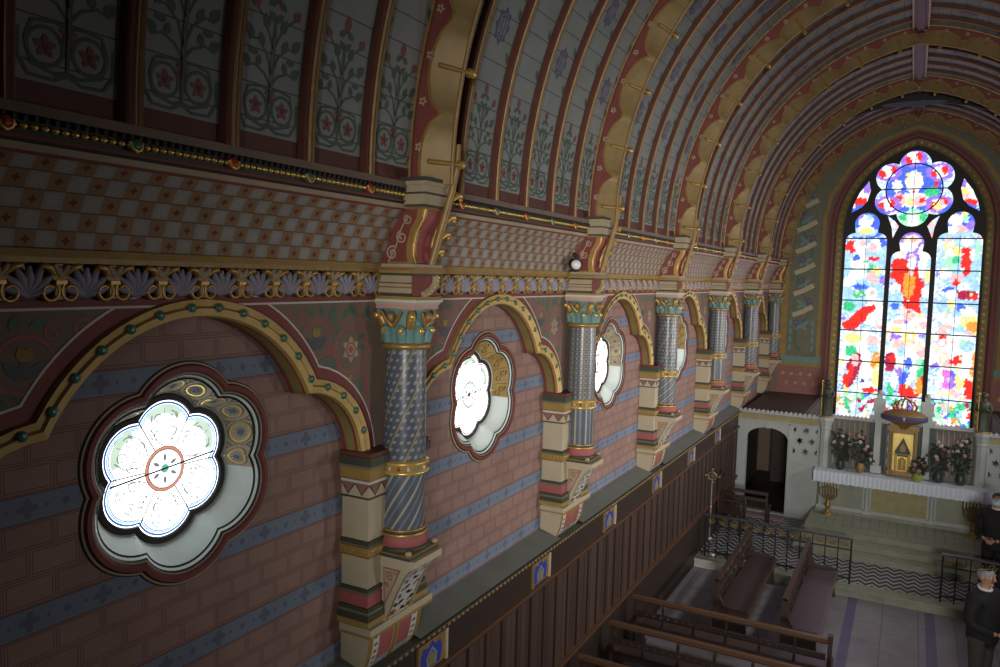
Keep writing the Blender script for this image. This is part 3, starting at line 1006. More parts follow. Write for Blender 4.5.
for k in range(-1, 6):
    b = MB()
    for j in range(6):
        i = k * 6 + j
        yc = Y1 + PW * (i + .5)
        if yc > YE - .3:
            continue
        med = (1.32, 2.62, 3.92) if j % 2 else (1.95, 3.25, 4.5)
        for side in (0, 1):
            d = Dec(lambda s, t, l, side=side: (vp(phi_at(t if side == 0 else VLEN - t), l)[0], s, vp(phi_at(t if side == 0 else VLEN - t), l)[1]), b)
            d.l = .003
            stencil(d, yc, side, med)
    b.build('painted_stencil', ce)

# main transverse ribs with a scalloped gold edge
def make_arch_rib():
    t = thing('arch_rib', 'x', 'arch rib')
    LB = .62
    s0 = -.18
    nl = int((VLEN / 2 - s0) / LB)
    LB = (VLEN / 2 - s0) / nl
    def depth(s):
        s = min(s, VLEN - s)
        f = ((s - s0) / LB) % 1.0
        return .262 - .165 * sqrt(max(0.0, 1 - (2 * f - 1) ** 2))
    N_ = nl * 2 * 12
    ss = [VLEN * i / N_ for i in range(N_ + 1)]
    ph = [phi_at(s) for s in ss]
    dep = {p: depth(s) for p, s in zip(ph, ss)}
    b = MB()
    def V(p, dy, d_):
        x, z = vp(p, d_)
        return (x, dy, z)
    for dy in (-.078, .078):
        for a, c, m in ((0, .018, 'gold'), (.018, .034, 'red_dark')):
            b.grid(lambda p, q: V(p, dy, (a, c)[q]), ph, (0, 1), m, False)
        b.grid(lambda p, q: V(p, dy, (.034, dep[p] - .022)[q]), ph, (0, 1), 'red', False)
    d = Dec(lambda s, t_, l: V(phi_at(s), -.078 - l, t_), b)
    s = .25
    while s < VLEN - .2:
        d.flower(s, .075, .034, 5, 'beige', 'red_dark')
        s += .31
    b.build('rib_body', t)
    b = MB()
    for dy in (-.078,):
        b.grid(lambda p, q: V(p, dy * (1 + .05 * q), (dep[p] - .022, dep[p])[q]), ph, (0, 1), 'gold', True)
    b.grid(lambda p, q: V(p, (-.084, -.06)[q], dep[p] - .012 * q), ph, (0, 1), 'gold_bright', True)
    b.grid(lambda p, q: V(p, (-.06, .06)[q], (dep[p] - .012, .255)[q]), ph, (0, 1), 'gilt_wood', True)
    b.grid(lambda p, q: V(p, (.06, .083)[q], (.255, .20)[q]), ph, (0, 1), 'gilt_wood', True)
    b.build('scalloped_edge', t)
    b = MB()
    b.tube([V(phi_at(q), .068, .264) for q in frange(0, VLEN, 90)], .015, 'gold_dull', 8)
    b.tube([V(phi_at(q), .086, .245) for q in frange(0, VLEN, 90)], .012, 'gold', 6)
    b.build('edge_rod', t)
    for i in range(nl * 2):
        s = s0 + LB * (i + .5)
        s = max(.05, min(VLEN - .05, s))
        b = MB()
        p = phi_at(s)
        b.tube([V(p, -.07, .15), V(p, .11, .285)], .017, 'gold', 8)
        b.tube([V(p, .10, .278), V(p, .125, .294)], .032, 'gold', 10)
        b.ball(V(p, .132, .30), .028, 'gold_bright', 10, 7)
        b.tube([V(p, .06, .25), V(p, .072, .26)], .024, 'gold_dull', 8)
        b.build('peg', t)
    return t
RIB_WORDS = ['nearest', 'second', 'third', 'fourth', 'fifth', 'sixth']
first = make_arch_rib()
for k in range(6):
    o = first if k == 0 else copy_tree(first)
    o.location = (0, COLS[k], 0)
    if k == 5:
        lab = 'red vault rib with scalloped gold edge closest to the altar window, crowning it'
    else:
        lab = '%s red vault rib from the camera, scalloped in gold, above the %s' % (
            RIB_WORDS[k], ['largest blue column', 'small spotlight', 'spiral-striped column', 'fourth blue column', 'fifth column'][k])
    tag(o, lab, 'arch rib', 'scalloped ribs across the vault')

# dark arched valance below the crown, in front of the altar wall
b = MB()
yv = 18.9
XV = -.16
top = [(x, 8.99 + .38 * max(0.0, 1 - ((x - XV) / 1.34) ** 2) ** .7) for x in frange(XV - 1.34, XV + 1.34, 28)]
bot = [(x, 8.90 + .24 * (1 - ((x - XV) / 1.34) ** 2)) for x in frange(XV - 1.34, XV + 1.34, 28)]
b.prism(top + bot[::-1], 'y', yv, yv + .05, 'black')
b.prism([(XV - .05 + .62 * cos(q), 9.135 + .06 * sin(q)) for q in frange(0, 2 * pi, 28)[:-1]], 'y', yv - .012, yv - .002, 'medallion')
b.box(XV - .02, XV + .02, yv + .02, yv + .05, 9.3, 9.47, 'black')
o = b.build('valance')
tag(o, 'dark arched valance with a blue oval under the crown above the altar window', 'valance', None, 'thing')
# ------------------------------------------------------------------ altar wall and its window
XC = -0.10
def pointed(hw, spring, base, e=0.6, n=16):
    r = hw + e
    t = math.acos(e / r)
    rt = [(XC - e + r * cos(a), spring + r * sin(a)) for a in frange(0, t, n)]
    lf = [(2 * XC - x, z) for x, z in rt]
    return [(XC + hw, base)] + rt + lf[::-1][1:] + [(XC - hw, base)]
wa = structure(empty('wall_altar'))
b = MB()
plate([[(-3.6, -.1), (3.3, -.1), (3.3, 9.9), (-3.6, 9.9)], pointed(1.76, 6.60, 1.75)], YE, YE + .02, 'taupe', b)
b.build('wall_face', wa)
b = MB()
d = Dec(lambda s, t, l: (s, YE - l, t), b)
for sg in (-1, 1):
    def X(a):
        return XC + sg * a
    xo, xi = 2.86, 1.96
    d.poly([(X(xo), 3.32), (X(xi), 3.32), (X(xi), 6.9), (X(1.80), 7.5), (X(1.35), 8.3), (X(.7), 8.85), (X(0), 9.15), (X(0), 9.35), (X(.9), 9.2), (X(1.9), 8.4), (X(2.5), 7.5), (X(xo), 6.6)], 'moss_light')
    d.ribbon([(X(xo), 3.32), (X(xo), 6.3), (X(2.62), 7.2), (X(2.1), 8.2), (X(1.3), 8.95), (X(.3), 9.38)], .16, 'ochre', .001)
    d.ribbon([(X(xi + .02), 3.32), (X(xi + .02), 6.9), (X(1.88), 7.45), (X(1.42), 8.25), (X(.75), 8.82), (X(0), 9.1)], .09, 'ochre', .001)
    d.poly([(X(xo + .08), 3.16), (X(xi - .06), 3.16), (X(xi - .06), 3.32), (X(xo + .08), 3.32)], 'teal', .002)
    d.poly([(X(xo + .08), 3.07), (X(xi - .06), 3.07), (X(xi - .06), 3.16), (X(xo + .08), 3.16)], 'ochre', .002)
    d.poly([(X(xo + .1), 1.9), (X(xi - .1), 1.9), (X(xi - .1), 3.07), (X(xo + .1), 3.07)], 'rose', .001)
    for i in range(4):
        for j in range(2):
            d.flower(X(2.05 + .22 * i + .1 * j), 2.62 + .24 * j, .05, 4, 'gold', 'red', .003)
    # ribbons crossing a flowered strip
    xm = (xo + xi) / 2
    pts = [(X(xm + .16 * sin(t * 4.2)), 3.45 + t) for t in frange(0, 3.9, 60)]
    d.ribbon(pts, .05, 'green', .002)
    for i in range(7):
        z = 3.95 + i * .55
        if i > 0:
            d.ribbon([(X(xm + .24), z - .10), (X(xm), z), (X(xm - .24), z + .14)], .12, 'cream', .004)
        d.flower(X(xm + .16 * sin((z - 3.45) * 4.2)), z + .26, .12, 6, 'medallion', 'rose', .003)
        for a in (.5, 2.6, 3.9, 5.4):
            d.leaf(X(xm), z + .2, a, .2, .08, 'teal', .0025)
    for s2 in (-.27, .27):
        for q in frange(3.45, 4.1, 3):
            d.leaf(X(xm + s2), q, pi / 2, .2, .07, 'teal', .003)
        d.ribbon([(X(xm + s2), 3.38), (X(xm + s2), 4.25)], .03, 'green', .002)
b.build('painted_panels', wa)

aw = structure(empty('window_6', (0, 0, 0)))
b = MB()
O0, O1, O2, O3 = pointed(1.86, 6.60, 1.75), pointed(1.78, 6.60, 1.75), pointed(1.70, 6.61, 1.75), pointed(1.56, 6.62, 1.75)
def band2(mb, A, ya, B, yb, m):
    k = len(A)
    mb.add([(p[0], ya, p[1]) for p in A] + [(p[0], yb, p[1]) for p in B], [(i, i + 1, k + i + 1, k + i) for i in range(k - 1)], m, True)
band2(b, O0, YE, O0, YE - .04, 'red_dark')
band2(b, O0, YE - .04, O1, YE - .05, 'red')
band2(b, O1, YE - .05, O1, YE + .02, 'moss')
band2(b, O1, YE + .02, O2, YE + .06, 'red_dark')
band2(b, O2, YE + .06, O3, YE + .24, 'olive')
band2(b, O3, YE + .24, O3, YE + .30, 'red_dark')
kk = len(O2)
for i in range(0, kk - 1):      # gilt letters-like strokes running up the splay
    a0, a1, c0, c1 = Vector((O2[i][0], YE + .06, O2[i][1])), Vector((O2[i + 1][0], YE + .06, O2[i + 1][1])), Vector((O3[i][0], YE + .24, O3[i][1])), Vector((O3[i + 1][0], YE + .24, O3[i + 1][1]))
    nn = max(1, int((a1 - a0).length / .17))
    for j in range(nn):
        f = (j + .3) / nn
        g = (j + .65) / nn
        lift = Vector((0, -.004, 0)) + (Vector((XC, YE, a0.z)) - Vector((a0.x, YE, a0.z))).normalized() * .004
        q = [a0.lerp(a1, f).lerp(c0.lerp(c1, f), .25), a0.lerp(a1, g).lerp(c0.lerp(c1, g), .35), a0.lerp(a1, g).lerp(c0.lerp(c1, g), .75), a0.lerp(a1, f).lerp(c0.lerp(c1, f), .6)]
        b.add([x + lift for x in q], [(0, 1, 2, 3)], 'gold')
b.build('splay', aw)

def lancet(xc, hw, base, spring, rh, zc):
    """round-headed light with a narrower lobed head"""
    rt = [(hw, base), (hw, spring - .06)] + [(hw - (hw - rh + .03) * (1 - cos(q)), spring - .06 + .2 * sin(q)) for q in frange(0, pi / 2, 6)]
    a0 = -0.35
    rt += [(rh * cos(a), zc + rh * sin(a)) for a in frange(a0, pi / 2, 10)]
    return [(xc + x, z) for x, z in rt] + [(xc - x, z) for x, z in rt[::-1][1:]]
LL = lancet(-1.115, .475, 1.78, 6.42, .285, 6.78)
LM = lancet(-0.09, .44, 1.78, 5.96, .27, 6.30)
LR = lancet(.935, .475, 1.78, 6.42, .285, 6.78)
def rosepts(d_, rho, n=120):
    return [(-.12 + hexr(2 * pi * i / n, d_, rho) * cos(2 * pi * i / n), 7.64 + hexr(2 * pi * i / n, d_, rho) * sin(2 * pi * i / n)) for i in range(n)]
RO = rosepts(.58, .35)
TL = [(-1.13, 7.86), (-1.08, 7.62), (-1.14, 7.36), (-1.27, 7.2), (-1.50, 7.07), (-1.45, 7.3), (-1.33, 7.58)]
TR = [(2 * XC - x, z) for x, z in TL]
SL = [(-.66, 6.98), (-.50, 6.86), (-.40, 6.72), (-.47, 6.55), (-.52, 6.42), (-.56, 6.70)]
SR = [(2 * -.09 - x, z) for x, z in SL]
b = MB()
plate([pointed(1.60, 6.62, 1.75), LL, LM, LR, RO, TL, TR, SL, SR], YE + .24, YE + .36, 'black', b)
b.build('tracery', aw)
SG_COL = {'B': (0.08, 0.16, 0.85), 'L': (0.42, 0.68, 1.0), 'R': (0.9, 0.04, 0.03), 'W': (0.95, 0.98, 1.0), 'Y': (1.1, 0.85, 0.3), 'G': (0.06, 0.6, 0.25), 'V': (0.35, 0.2, 0.95), 'P': (1.0, 0.55, 0.55), 'O': (1.0, 0.35, 0.06), 'M': (0.45, 0.03, 0.08), 'H': (0.45, 1.0, 0.6), 'N': (0.04, 0.06, 0.4), 'K': (1.0, 0.78, 0.66), 'A': (0.85, 0.2, 0.75)}
SG = [
    (-0.122,7.662,0.611,0.637,0,'B'),(-0.131,7.809,0.196,0.269,0,'W'),(-0.246,7.911,0.066,0.147,0,'Y'),(-0.049,7.904,0.065,0.147,0,'Y'),
    (-0.134,7.858,0.109,0.245,0,'W'),(-0.5,7.723,0.111,0.148,0,'W'),(-0.105,7.368,0.437,0.172,0,'W'),(-0.437,7.4,0.133,0.148,0,'P'),
    (-0.438,7.425,0.067,0.074,0,'R'),(-0.167,7.32,0.131,0.098,0,'Y'),(0.027,7.34,0.174,0.122,0,'P'),(0.069,7.363,0.087,0.049,0,'R'),
    (0.273,7.553,0.15,0.121,0,'G'),(0.326,7.382,0.064,0.121,0,'G'),(0.347,7.744,0.043,0.073,0,'R'),(-0.118,7.588,0.044,0.049,0,'R'),
    (-0.165,8.396,0.305,0.22,0,'V'),(-0.165,8.396,0.174,0.147,0,'W'),(-0.272,8.352,0.088,0.098,0,'R'),(-0.059,8.439,0.087,0.097,0,'R'),
    (-0.165,8.396,0.065,0.122,0,'W'),(-0.721,8.077,0.314,0.223,0,'V'),(-0.721,8.077,0.18,0.149,0,'W'),(-0.831,8.031,0.09,0.1,0,'R'),
    (-0.612,8.122,0.089,0.099,0,'R'),(-0.721,8.077,0.067,0.124,0,'W'),(-0.696,7.257,0.315,0.224,0,'V'),(-0.696,7.257,0.18,0.15,0,'W'),
    (-0.806,7.209,0.09,0.1,0,'R'),(-0.587,7.304,0.089,0.099,0,'R'),(-0.696,7.257,0.067,0.125,0,'W'),(0.415,8.031,0.297,0.217,0,'V'),
    (0.415,8.031,0.17,0.145,0,'W'),(0.311,7.987,0.085,0.097,0,'R'),(0.517,8.075,0.084,0.096,0,'R'),(0.415,8.031,0.064,0.121,0,'W'),
    (0.44,7.258,0.298,0.218,0,'V'),(0.44,7.258,0.17,0.145,0,'W'),(0.336,7.212,0.085,0.097,0,'R'),(0.543,7.304,0.085,0.097,0,'R'),
    (0.44,7.258,0.064,0.121,0,'W'),(0.422,7.21,0.106,0.097,0,'Y'),(0.502,7.281,0.064,0.073,0,'P'),(-0.099,6.901,0.284,0.246,0,'H'),
    (-0.322,6.953,0.088,0.099,0,'G'),(0.116,6.947,0.087,0.098,0,'G'),(-0.098,6.876,0.131,0.172,0,'W'),(-1.279,7.496,0.208,0.353,0,'W'),
    (-1.175,7.694,0.092,0.151,0,'V'),(-1.292,7.319,0.185,0.126,0,'R'),(-1.445,7.145,0.117,0.127,0,'W'),(0.994,7.437,0.186,0.334,0,'W'),
    (0.894,7.726,0.083,0.143,0,'V'),(0.947,7.534,0.124,0.119,0,'Y'),(1.066,7.269,0.165,0.095,0,'R'),(0.994,7.437,0.062,0.072,0,'P'),
    (-0.524,6.607,0.179,0.249,0,'P'),(0.287,6.604,0.172,0.244,0,'P'),(-0.527,6.657,0.067,0.199,0,'W'),(-1.15,6.837,0.507,0.455,0,'B'),
    (-1.228,6.585,0.37,0.127,0,'L'),(-1.151,6.863,0.161,0.152,0,'W'),(-1.299,7.016,0.093,0.101,0,'V'),(-1.064,6.937,0.069,0.076,0,'L'),
    (-1.14,6.66,0.207,0.076,0,'W'),(-1.137,6.61,0.184,0.076,0,'Y'),(-1.139,5.823,0.508,0.61,0,'L'),(-0.801,6.332,0.136,0.126,0,'B'),
    (-1.463,6.203,0.141,0.179,0,'R'),(-1.231,6.229,0.162,0.203,0,'W'),(-1.189,6.306,0.092,0.076,0,'P'),(-0.909,6.231,0.137,0.202,0,'W'),
    (-0.952,6.18,0.091,0.126,0,'P'),(-0.915,5.928,0.114,0.076,0,'R'),(-0.875,6.029,0.091,0.101,0,'L'),(-1.255,5.822,0.209,0.229,0,'W'),
    (-1.093,5.824,0.069,0.051,0,'G'),(-1.331,5.923,0.093,0.077,0,'B'),(-0.945,5.649,0.115,0.101,0,'G'),(-0.851,5.6,0.114,0.101,0,'Y'),
    (-0.959,5.496,0.092,0.127,0,'P'),(-1.258,5.464,0.209,0.204,0,'W'),(-1.092,4.983,0.509,0.408,0,'L'),(-1.196,5.184,0.186,0.077,0,'B'),
    (-1.484,5.304,0.188,0.103,0,'W'),(-0.883,5.371,0.114,0.101,0,'P'),(-1.209,5.004,0.14,0.102,0,'G'),(-0.932,5.014,0.138,0.153,0,'W'),
    (-0.91,5.04,0.069,0.076,0,'P'),(-1.426,4.687,0.141,0.129,0,'G'),(-0.837,4.559,0.229,0.356,0,'W'),(-1.131,4.442,0.418,0.154,-42,'R'),
    (-1.375,4.198,0.188,0.129,0,'R'),(-0.851,4.405,0.137,0.153,0,'W'),(-0.683,4.26,0.114,0.127,0,'P'),(-1.005,3.445,0.556,0.617,0,'W'),
    (-1.286,3.866,0.211,0.129,0,'Y'),(-1.357,3.862,0.094,0.078,0,'Y'),(-0.841,3.817,0.138,0.153,0,'P'),(-0.807,3.614,0.115,0.128,0,'L'),
    (-1.315,3.527,0.141,0.155,0,'G'),(-1.164,3.356,0.093,0.129,0,'H'),(-1.264,3.036,0.164,0.493,15,'M'),(-1.349,2.872,0.094,0.312,15,'R'),
    (-1.208,3.301,0.094,0.155,0,'P'),(-0.719,3.286,0.114,0.256,0,'O'),(-0.676,2.93,0.114,0.307,0,'Y'),(-0.958,3.009,0.116,0.361,0,'W'),
    (-1.013,2.745,0.046,0.129,0,'N'),(-0.955,2.543,0.325,0.129,0,'W'),(-0.816,2.556,0.184,0.077,0,'R'),(-0.08,5.839,0.527,0.892,0,'V'),
    (-0.435,5.834,0.179,0.55,0,'L'),(0.292,5.795,0.151,0.54,0,'L'),(-0.089,6.359,0.197,0.148,0,'Y'),(-0.085,6.284,0.131,0.198,0,'W'),
    (-0.339,6.109,0.178,0.224,0,'W'),(0.211,6.065,0.151,0.221,0,'W'),(-0.069,6.383,0.088,0.074,0,'P'),(-0.292,5.686,0.222,0.249,-25,'R'),
    (-0.12,5.391,0.286,0.398,0,'R'),(-0.015,5.095,0.285,0.447,0,'R'),(-0.091,5.267,0.132,0.348,0,'O'),(0.15,4.902,0.131,0.347,0,'R'),
    (-0.058,5.839,0.088,0.223,0,'W'),(-0.066,5.963,0.066,0.074,0,'P'),(0.168,5.695,0.087,0.246,0,'W'),(0.31,5.5,0.065,0.197,0,'Y'),
    (-0.414,5.484,0.112,0.1,0,'R'),(-0.379,4.882,0.179,0.301,0,'L'),(-0.375,5.184,0.112,0.125,0,'W'),(0.306,4.834,0.13,0.296,0,'L'),
    (0.29,5.105,0.108,0.148,0,'W'),(-0.371,4.731,0.112,0.075,0,'B'),(-0.009,4.246,0.528,0.25,0,'W'),(-0.047,4.52,0.132,0.15,0,'P'),
    (-0.051,4.595,0.044,0.075,0,'R'),(-0.28,4.332,0.111,0.075,0,'P'),(0.296,4.287,0.108,0.099,0,'P'),(-0.269,4.131,0.134,0.075,0,'Y'),
    (-0.103,4.341,0.066,0.05,0,'V'),(0.034,3.52,0.528,0.451,0,'W'),(-0.248,3.778,0.156,0.126,0,'P'),(0.314,3.616,0.152,0.149,0,'P'),
    (0.009,3.946,0.176,0.15,0,'Y'),(0.129,3.778,0.175,0.15,0,'K'),(-0.401,3.311,0.135,0.254,0,'M'),(-0.34,3.417,0.067,0.101,0,'R'),
    (0.002,3.316,0.088,0.151,0,'B'),(-0.17,3.581,0.089,0.126,0,'L'),(-0.084,2.879,0.266,0.303,0,'L'),(-0.065,2.931,0.155,0.177,0,'B'),
    (-0.185,3.073,0.089,0.101,0,'V'),(0.088,2.97,0.066,0.251,25,'W'),(0.323,3.091,0.109,0.349,0,'G'),(0.244,3.31,0.065,0.15,0,'H'),
    (0.046,2.561,0.221,0.151,0,'R'),(-0.049,2.654,0.133,0.126,0,'R'),(0.299,2.762,0.087,0.225,0,'O'),(0.355,2.918,0.043,0.15,0,'R'),
    (-0.341,2.652,0.09,0.204,0,'G'),(-0.285,2.861,0.09,0.203,0,'W'),(0.902,6.913,0.457,0.384,0,'B'),(0.881,6.577,0.334,0.144,0,'L'),
    (0.822,6.866,0.167,0.144,0,'W'),(1,7.008,0.083,0.072,0,'Y'),(1.028,6.888,0.062,0.096,0,'H'),(0.918,6.649,0.208,0.096,0,'P'),
    (0.732,6.626,0.126,0.097,0,'W'),(1.14,6.743,0.082,0.119,0,'V'),(0.967,5.854,0.458,0.627,0,'L'),(0.712,6.263,0.126,0.145,0,'Y'),
    (0.707,6.336,0.084,0.097,0,'P'),(0.71,6.287,0.063,0.073,0,'W'),(0.752,5.948,0.126,0.242,0,'W'),(0.78,5.827,0.147,0.17,0,'H'),
    (0.879,5.926,0.063,0.121,0,'G'),(1.118,6.097,0.165,0.096,20,'R'),(1.093,5.832,0.103,0.313,0,'R'),(1.083,6.337,0.124,0.12,0,'W'),
    (1.226,6.026,0.062,0.144,0,'W'),(1.321,6.146,0.061,0.239,0,'H'),(0.888,6.119,0.084,0.121,0,'Y'),(0.67,5.558,0.127,0.146,0,'W'),
    (0.93,5.442,0.146,0.145,0,'P'),(0.915,5.345,0.084,0.073,0,'R'),(1.204,5.377,0.165,0.144,0,'L'),(1.088,5.253,0.124,0.097,0,'W'),
    (1.031,4.814,0.458,0.34,0,'L'),(0.799,5.171,0.168,0.073,0,'B'),(1.141,5.061,0.248,0.121,0,'M'),(1.31,4.995,0.103,0.072,0,'R'),
    (0.828,5.05,0.126,0.122,0,'W'),(0.865,4.783,0.063,0.146,0,'Y'),(0.861,4.856,0.105,0.073,0,'Y'),(1.036,4.741,0.104,0.097,0,'B'),
    (0.735,4.483,0.169,0.147,0,'W'),(1.015,4.399,0.209,0.122,0,'W'),(1.264,4.412,0.206,0.169,25,'Y'),(1.333,4.295,0.164,0.121,25,'O'),
    (1.208,4.652,0.165,0.097,0,'W'),(1.085,4.281,0.083,0.073,0,'H'),(0.749,4.263,0.148,0.074,0,'P'),(1.064,3.595,0.46,0.537,0,'W'),
    (0.706,3.915,0.128,0.172,0,'P'),(0.7,4.013,0.106,0.049,0,'R'),(0.707,3.89,0.064,0.098,0,'W'),(0.774,3.5,0.149,0.197,0,'K'),
    (0.867,3.358,0.085,0.098,0,'P'),(1.238,3.827,0.166,0.146,0,'L'),(1.128,3.917,0.062,0.073,0,'H'),(1.051,3.471,0.188,0.098,-30,'R'),
    (1.447,3.452,0.082,0.291,0,'O'),(1.421,3.207,0.103,0.146,0,'O'),(0.97,3.07,0.063,0.147,0,'B'),(1.235,3.534,0.104,0.146,0,'W'),
    (0.847,2.986,0.106,0.247,0,'A'),(1.003,2.876,0.084,0.172,0,'V'),(0.718,2.999,0.064,0.247,0,'W'),(1.345,2.76,0.124,0.268,-15,'R'),
    (1.46,2.917,0.062,0.194,0,'O'),(1.14,3.036,0.104,0.343,0,'Y'),(1.173,3.186,0.083,0.195,0,'W'),(1.057,2.683,0.084,0.147,0,'P'),
]
_r = random.Random(23)
def scatter(n, z0, z1, r0, r1, keys):
    out = []
    for i in range(n):
        r_ = _r.uniform(r0, r1)
        out.append((_r.uniform(-1.6, 1.42), _r.uniform(z0, z1), r_, r_ * _r.uniform(.5, 1.6), _r.randint(-60, 60), _r.choice(keys)))
    return out
SG_ALL = (scatter(260, 2.4, 6.6, .05, .11, 'WWLLPKHLVYB') + SG + scatter(120, 2.5, 6.5, .03, .055, 'WWWKPLY')
          + scatter(330, 1.75, 2.40, .05, .09, 'GRBWHPWOLGWKMH'))
# the coloured glass: small leaded pieces, each of one colour
def sg_color(x, z):
    h = random.Random(int(x * 400) * 31 + int(z * 400)).random()
    c = (0.95, 0.98, 1.0) if h < .42 else (0.50, 0.74, 1.0) if h < .8 else (0.30, 0.55, 1.0)
    for (sx, sz, rx, rz, a, k) in SG_ALL:
        dx, dz = x - sx, z - sz
        if abs(dx) > rx + rz or abs(dz) > rx + rz:
            continue
        if a:
            q = math.radians(-a)
            dx, dz = dx * cos(q) + dz * sin(q), -dx * sin(q) + dz * cos(q)
        if (dx / rx) ** 2 + (dz / rz) ** 2 < 1:
            c = SG_COL[k]
    return c
rg = random.Random(11)
SEED = {}
def piece(x, z, g=.040):
    i, j = floor(x / g), floor(z / g)
    best = None
    for a in (-1, 0, 1):
        for c in (-1, 0, 1):
            key = (i + a, j + c)
            if key not in SEED:
                r = random.Random(key[0] * 7919 + key[1] * 104729)
                sx, sz = (key[0] + r.random()) * g, (key[1] + r.random()) * g
                col = sg_color(sx, sz)
                v = .72 + .45 * r.random()
                SEED[key] = (sx, sz, tuple(q * v for q in col))
            s_ = SEED[key]
            dd_ = (s_[0] - x) ** 2 + (s_[1] - z) ** 2
            if best is None or dd_ < best[0]:
                best = (dd_, s_[2])
    return best[1]
def pane(name, x0, x1, z0, z1):
    mb = MB()
    st = .021
    us, vs2 = frange(x0, x1, max(2, int((x1 - x0) / st))), frange(z0, z1, max(2, int((z1 - z0) / st)))
    mb.grid(lambda u, v: (u, YE + .30, v), us, vs2, 'stained', False, lambda u, v: piece(u, v))
    return mb.build(name, aw)
pane('stained_pane', -1.60, -.63, 1.78, 7.08)
pane('stained_pane', -.54, .36, 1.78, 6.60)
pane('stained_pane', .45, 1.42, 1.78, 7.08)
pane('rose_pane', -1.07, .83, 6.70, 8.58)
pane('corner_pane', -1.52, -1.08, 7.09, 7.9)
pane('corner_pane', .88, 1.32, 7.09, 7.9)
pane('sliver_pane', -.68, -.56, 6.62, 7.0)
pane('sliver_pane', .38, .50, 6.62, 7.0)
b = MB()
for z in (6.42, 5.64, 4.84, 4.07, 3.28, 2.46):
    for x0, x1 in ((-1.59, -.64), (-.53, .35), (.46, 1.41)):
        b.tube([(x0, YE + .285, z), (x1, YE + .285, z)], .016, 'black', 6)
b.tube([(-.12 + .62 * cos(q), YE + .285, 7.64 + .62 * sin(q)) for q in frange(0, 2 * pi, 48)], .016, 'black', 6)
b.tube([(-1.02, YE + .285, 7.64), (.78, YE + .285, 7.64)], .014, 'black', 6)
for x in (-1.115, -.09, .935):
    b.tube([(x, YE + .29, 1.8), (x, YE + .29, 6.5)], .006, 'black', 5)
b.tube([(-.12, YE + .29, 6.8), (-.12, YE + .29, 8.5)], .006, 'black', 5)
b.build('saddle_bars', aw)

# ------------------------------------------------------------------ right wall, back wall, floors, wainscot
wr = structure(empty('wall_right'))
XRR = 2 * XA - XR
b = MB()
b.box(XRR, XRR + .1, -4, YE + .1, -.1, 5.3, 'bricks')
b.build('brick_wall', wr)
b = MB()
b.grid(lambda i, y: (2 * XA - COVE[i][0], y, COVE[i][1]), range(5), [YA, YB], 'cove', True, lambda i, y: (y + 8.8, cl[i] + .0001, 0))
b.box(2 * XA - XS - .035, XRR, YA, YB, 5.65, 5.842, 'moss')
b.box(2 * XA - XF - .05, XRR, YA, YB, 5.06, 5.285, 'ochre')
b.build('cove', wr)
for k in range(1, 5):
    b = MB()
    P_ = hex_pts(.21, .185)
    b.add([(XRR - .02, WINS[k], WZ)] + [(XRR - .02, WINS[k] + p[0], WZ + p[1]) for p in P_], [(0, 1 + i, 1 + (i + 1) % NB) for i in range(NB)], 'glass_white')
    b.build('window_glass', wr)
b = MB()
b.box(-3.7, 3.4, -4.1, -4, -.1, 9.6, 'plaster_dark')
structure(b.build('wall_rear'))
b = MB()
b.box(-3.7, 3.4, -4, YE + .1, -.1, 0, 'slabs')
structure(b.build('floor'))

# raised sanctuary floor
b = MB()
b.box(-3.6, 3.3, 13.86, YE, .0005, .12, 'marble_green')
b.box(-3.6, 3.3, 13.84, 14.10, .12, .16, 'marble_green')
b.add([(-3.6, 14.10, .16), (3.3, 14.10, .16), (3.3, YE, .16), (-3.6, YE, .16)], [(0, 1, 2, 3)], 'chevron')
structure(b.build('floor_sanctuary'))
b = MB()
b.box(-3.24, -2.45, 13.825, 13.862, .001, .16, 'white')
structure(b.build('trim_6'))
b = MB()
for z0, z1, y0, x0, x1, m in ((.16, .267, 15.28, -1.72, 1.55, 'marble_green'), (.267, .373, 15.58, -1.66, 1.49, 'marble_green'), (.373, .48, 15.92, -1.6, 1.43, 'marble_green')):
    b.box(x0, x1, y0, 17.4, z0, z1 - .03, m)
    b.box(x0 - .02, x1 + .02, y0 - .025, 17.4, z1 - .03, z1, 'marble_green')
b.box(-1.55, 1.38, 16.2, 17.4, .48, .4815, 'predella')
o = b.build('altar_steps')
structure(o)

# wainscot
b = MB()
b.box(XW - .14, XW - .02, -1.0, 17.4, 0, 2.33, 'wood_dark')
y = -1.0
i = 0
r = random.Random(5)
while y < 17.38:
    b.box(XW - .02, XW + .004 * (i % 2), y, min(y + .103, 17.4), .93, 1.99, 'wainscot')
    if i % 3 == 0:
        b.box(XW, XW + .018, y - .012, y + .012, .93, 1.99, 'wood_dark')
    y += .105
    i += 1
for z0, z1, dx, m in ((0, .86, .0, 'wood_dark'), (.86, .90, .04, 'wood'), (.90, .93, .06, 'wood_rail'), (1.99, 2.02, .035, 'wood'), (2.02, 2.05, .05, 'wood_rail'), (2.05, 2.31, .005, 'wood_dark'), (2.31, 2.35, .03, 'wood_dark'), (2.35, 2.385, .055, 'moss')):
    b.box(XW - .04, XW + dx, -1.0, 17.4, z0, z1, m)
y = 1.0
while y < 17.35:
    b.ball((XW + .06, y, 2.365), (.012, .022, .016), 'gold_dull', 6, 4)
    y += .075
wsc = b.build('wainscot')
structure(wsc)
yb = 2.98
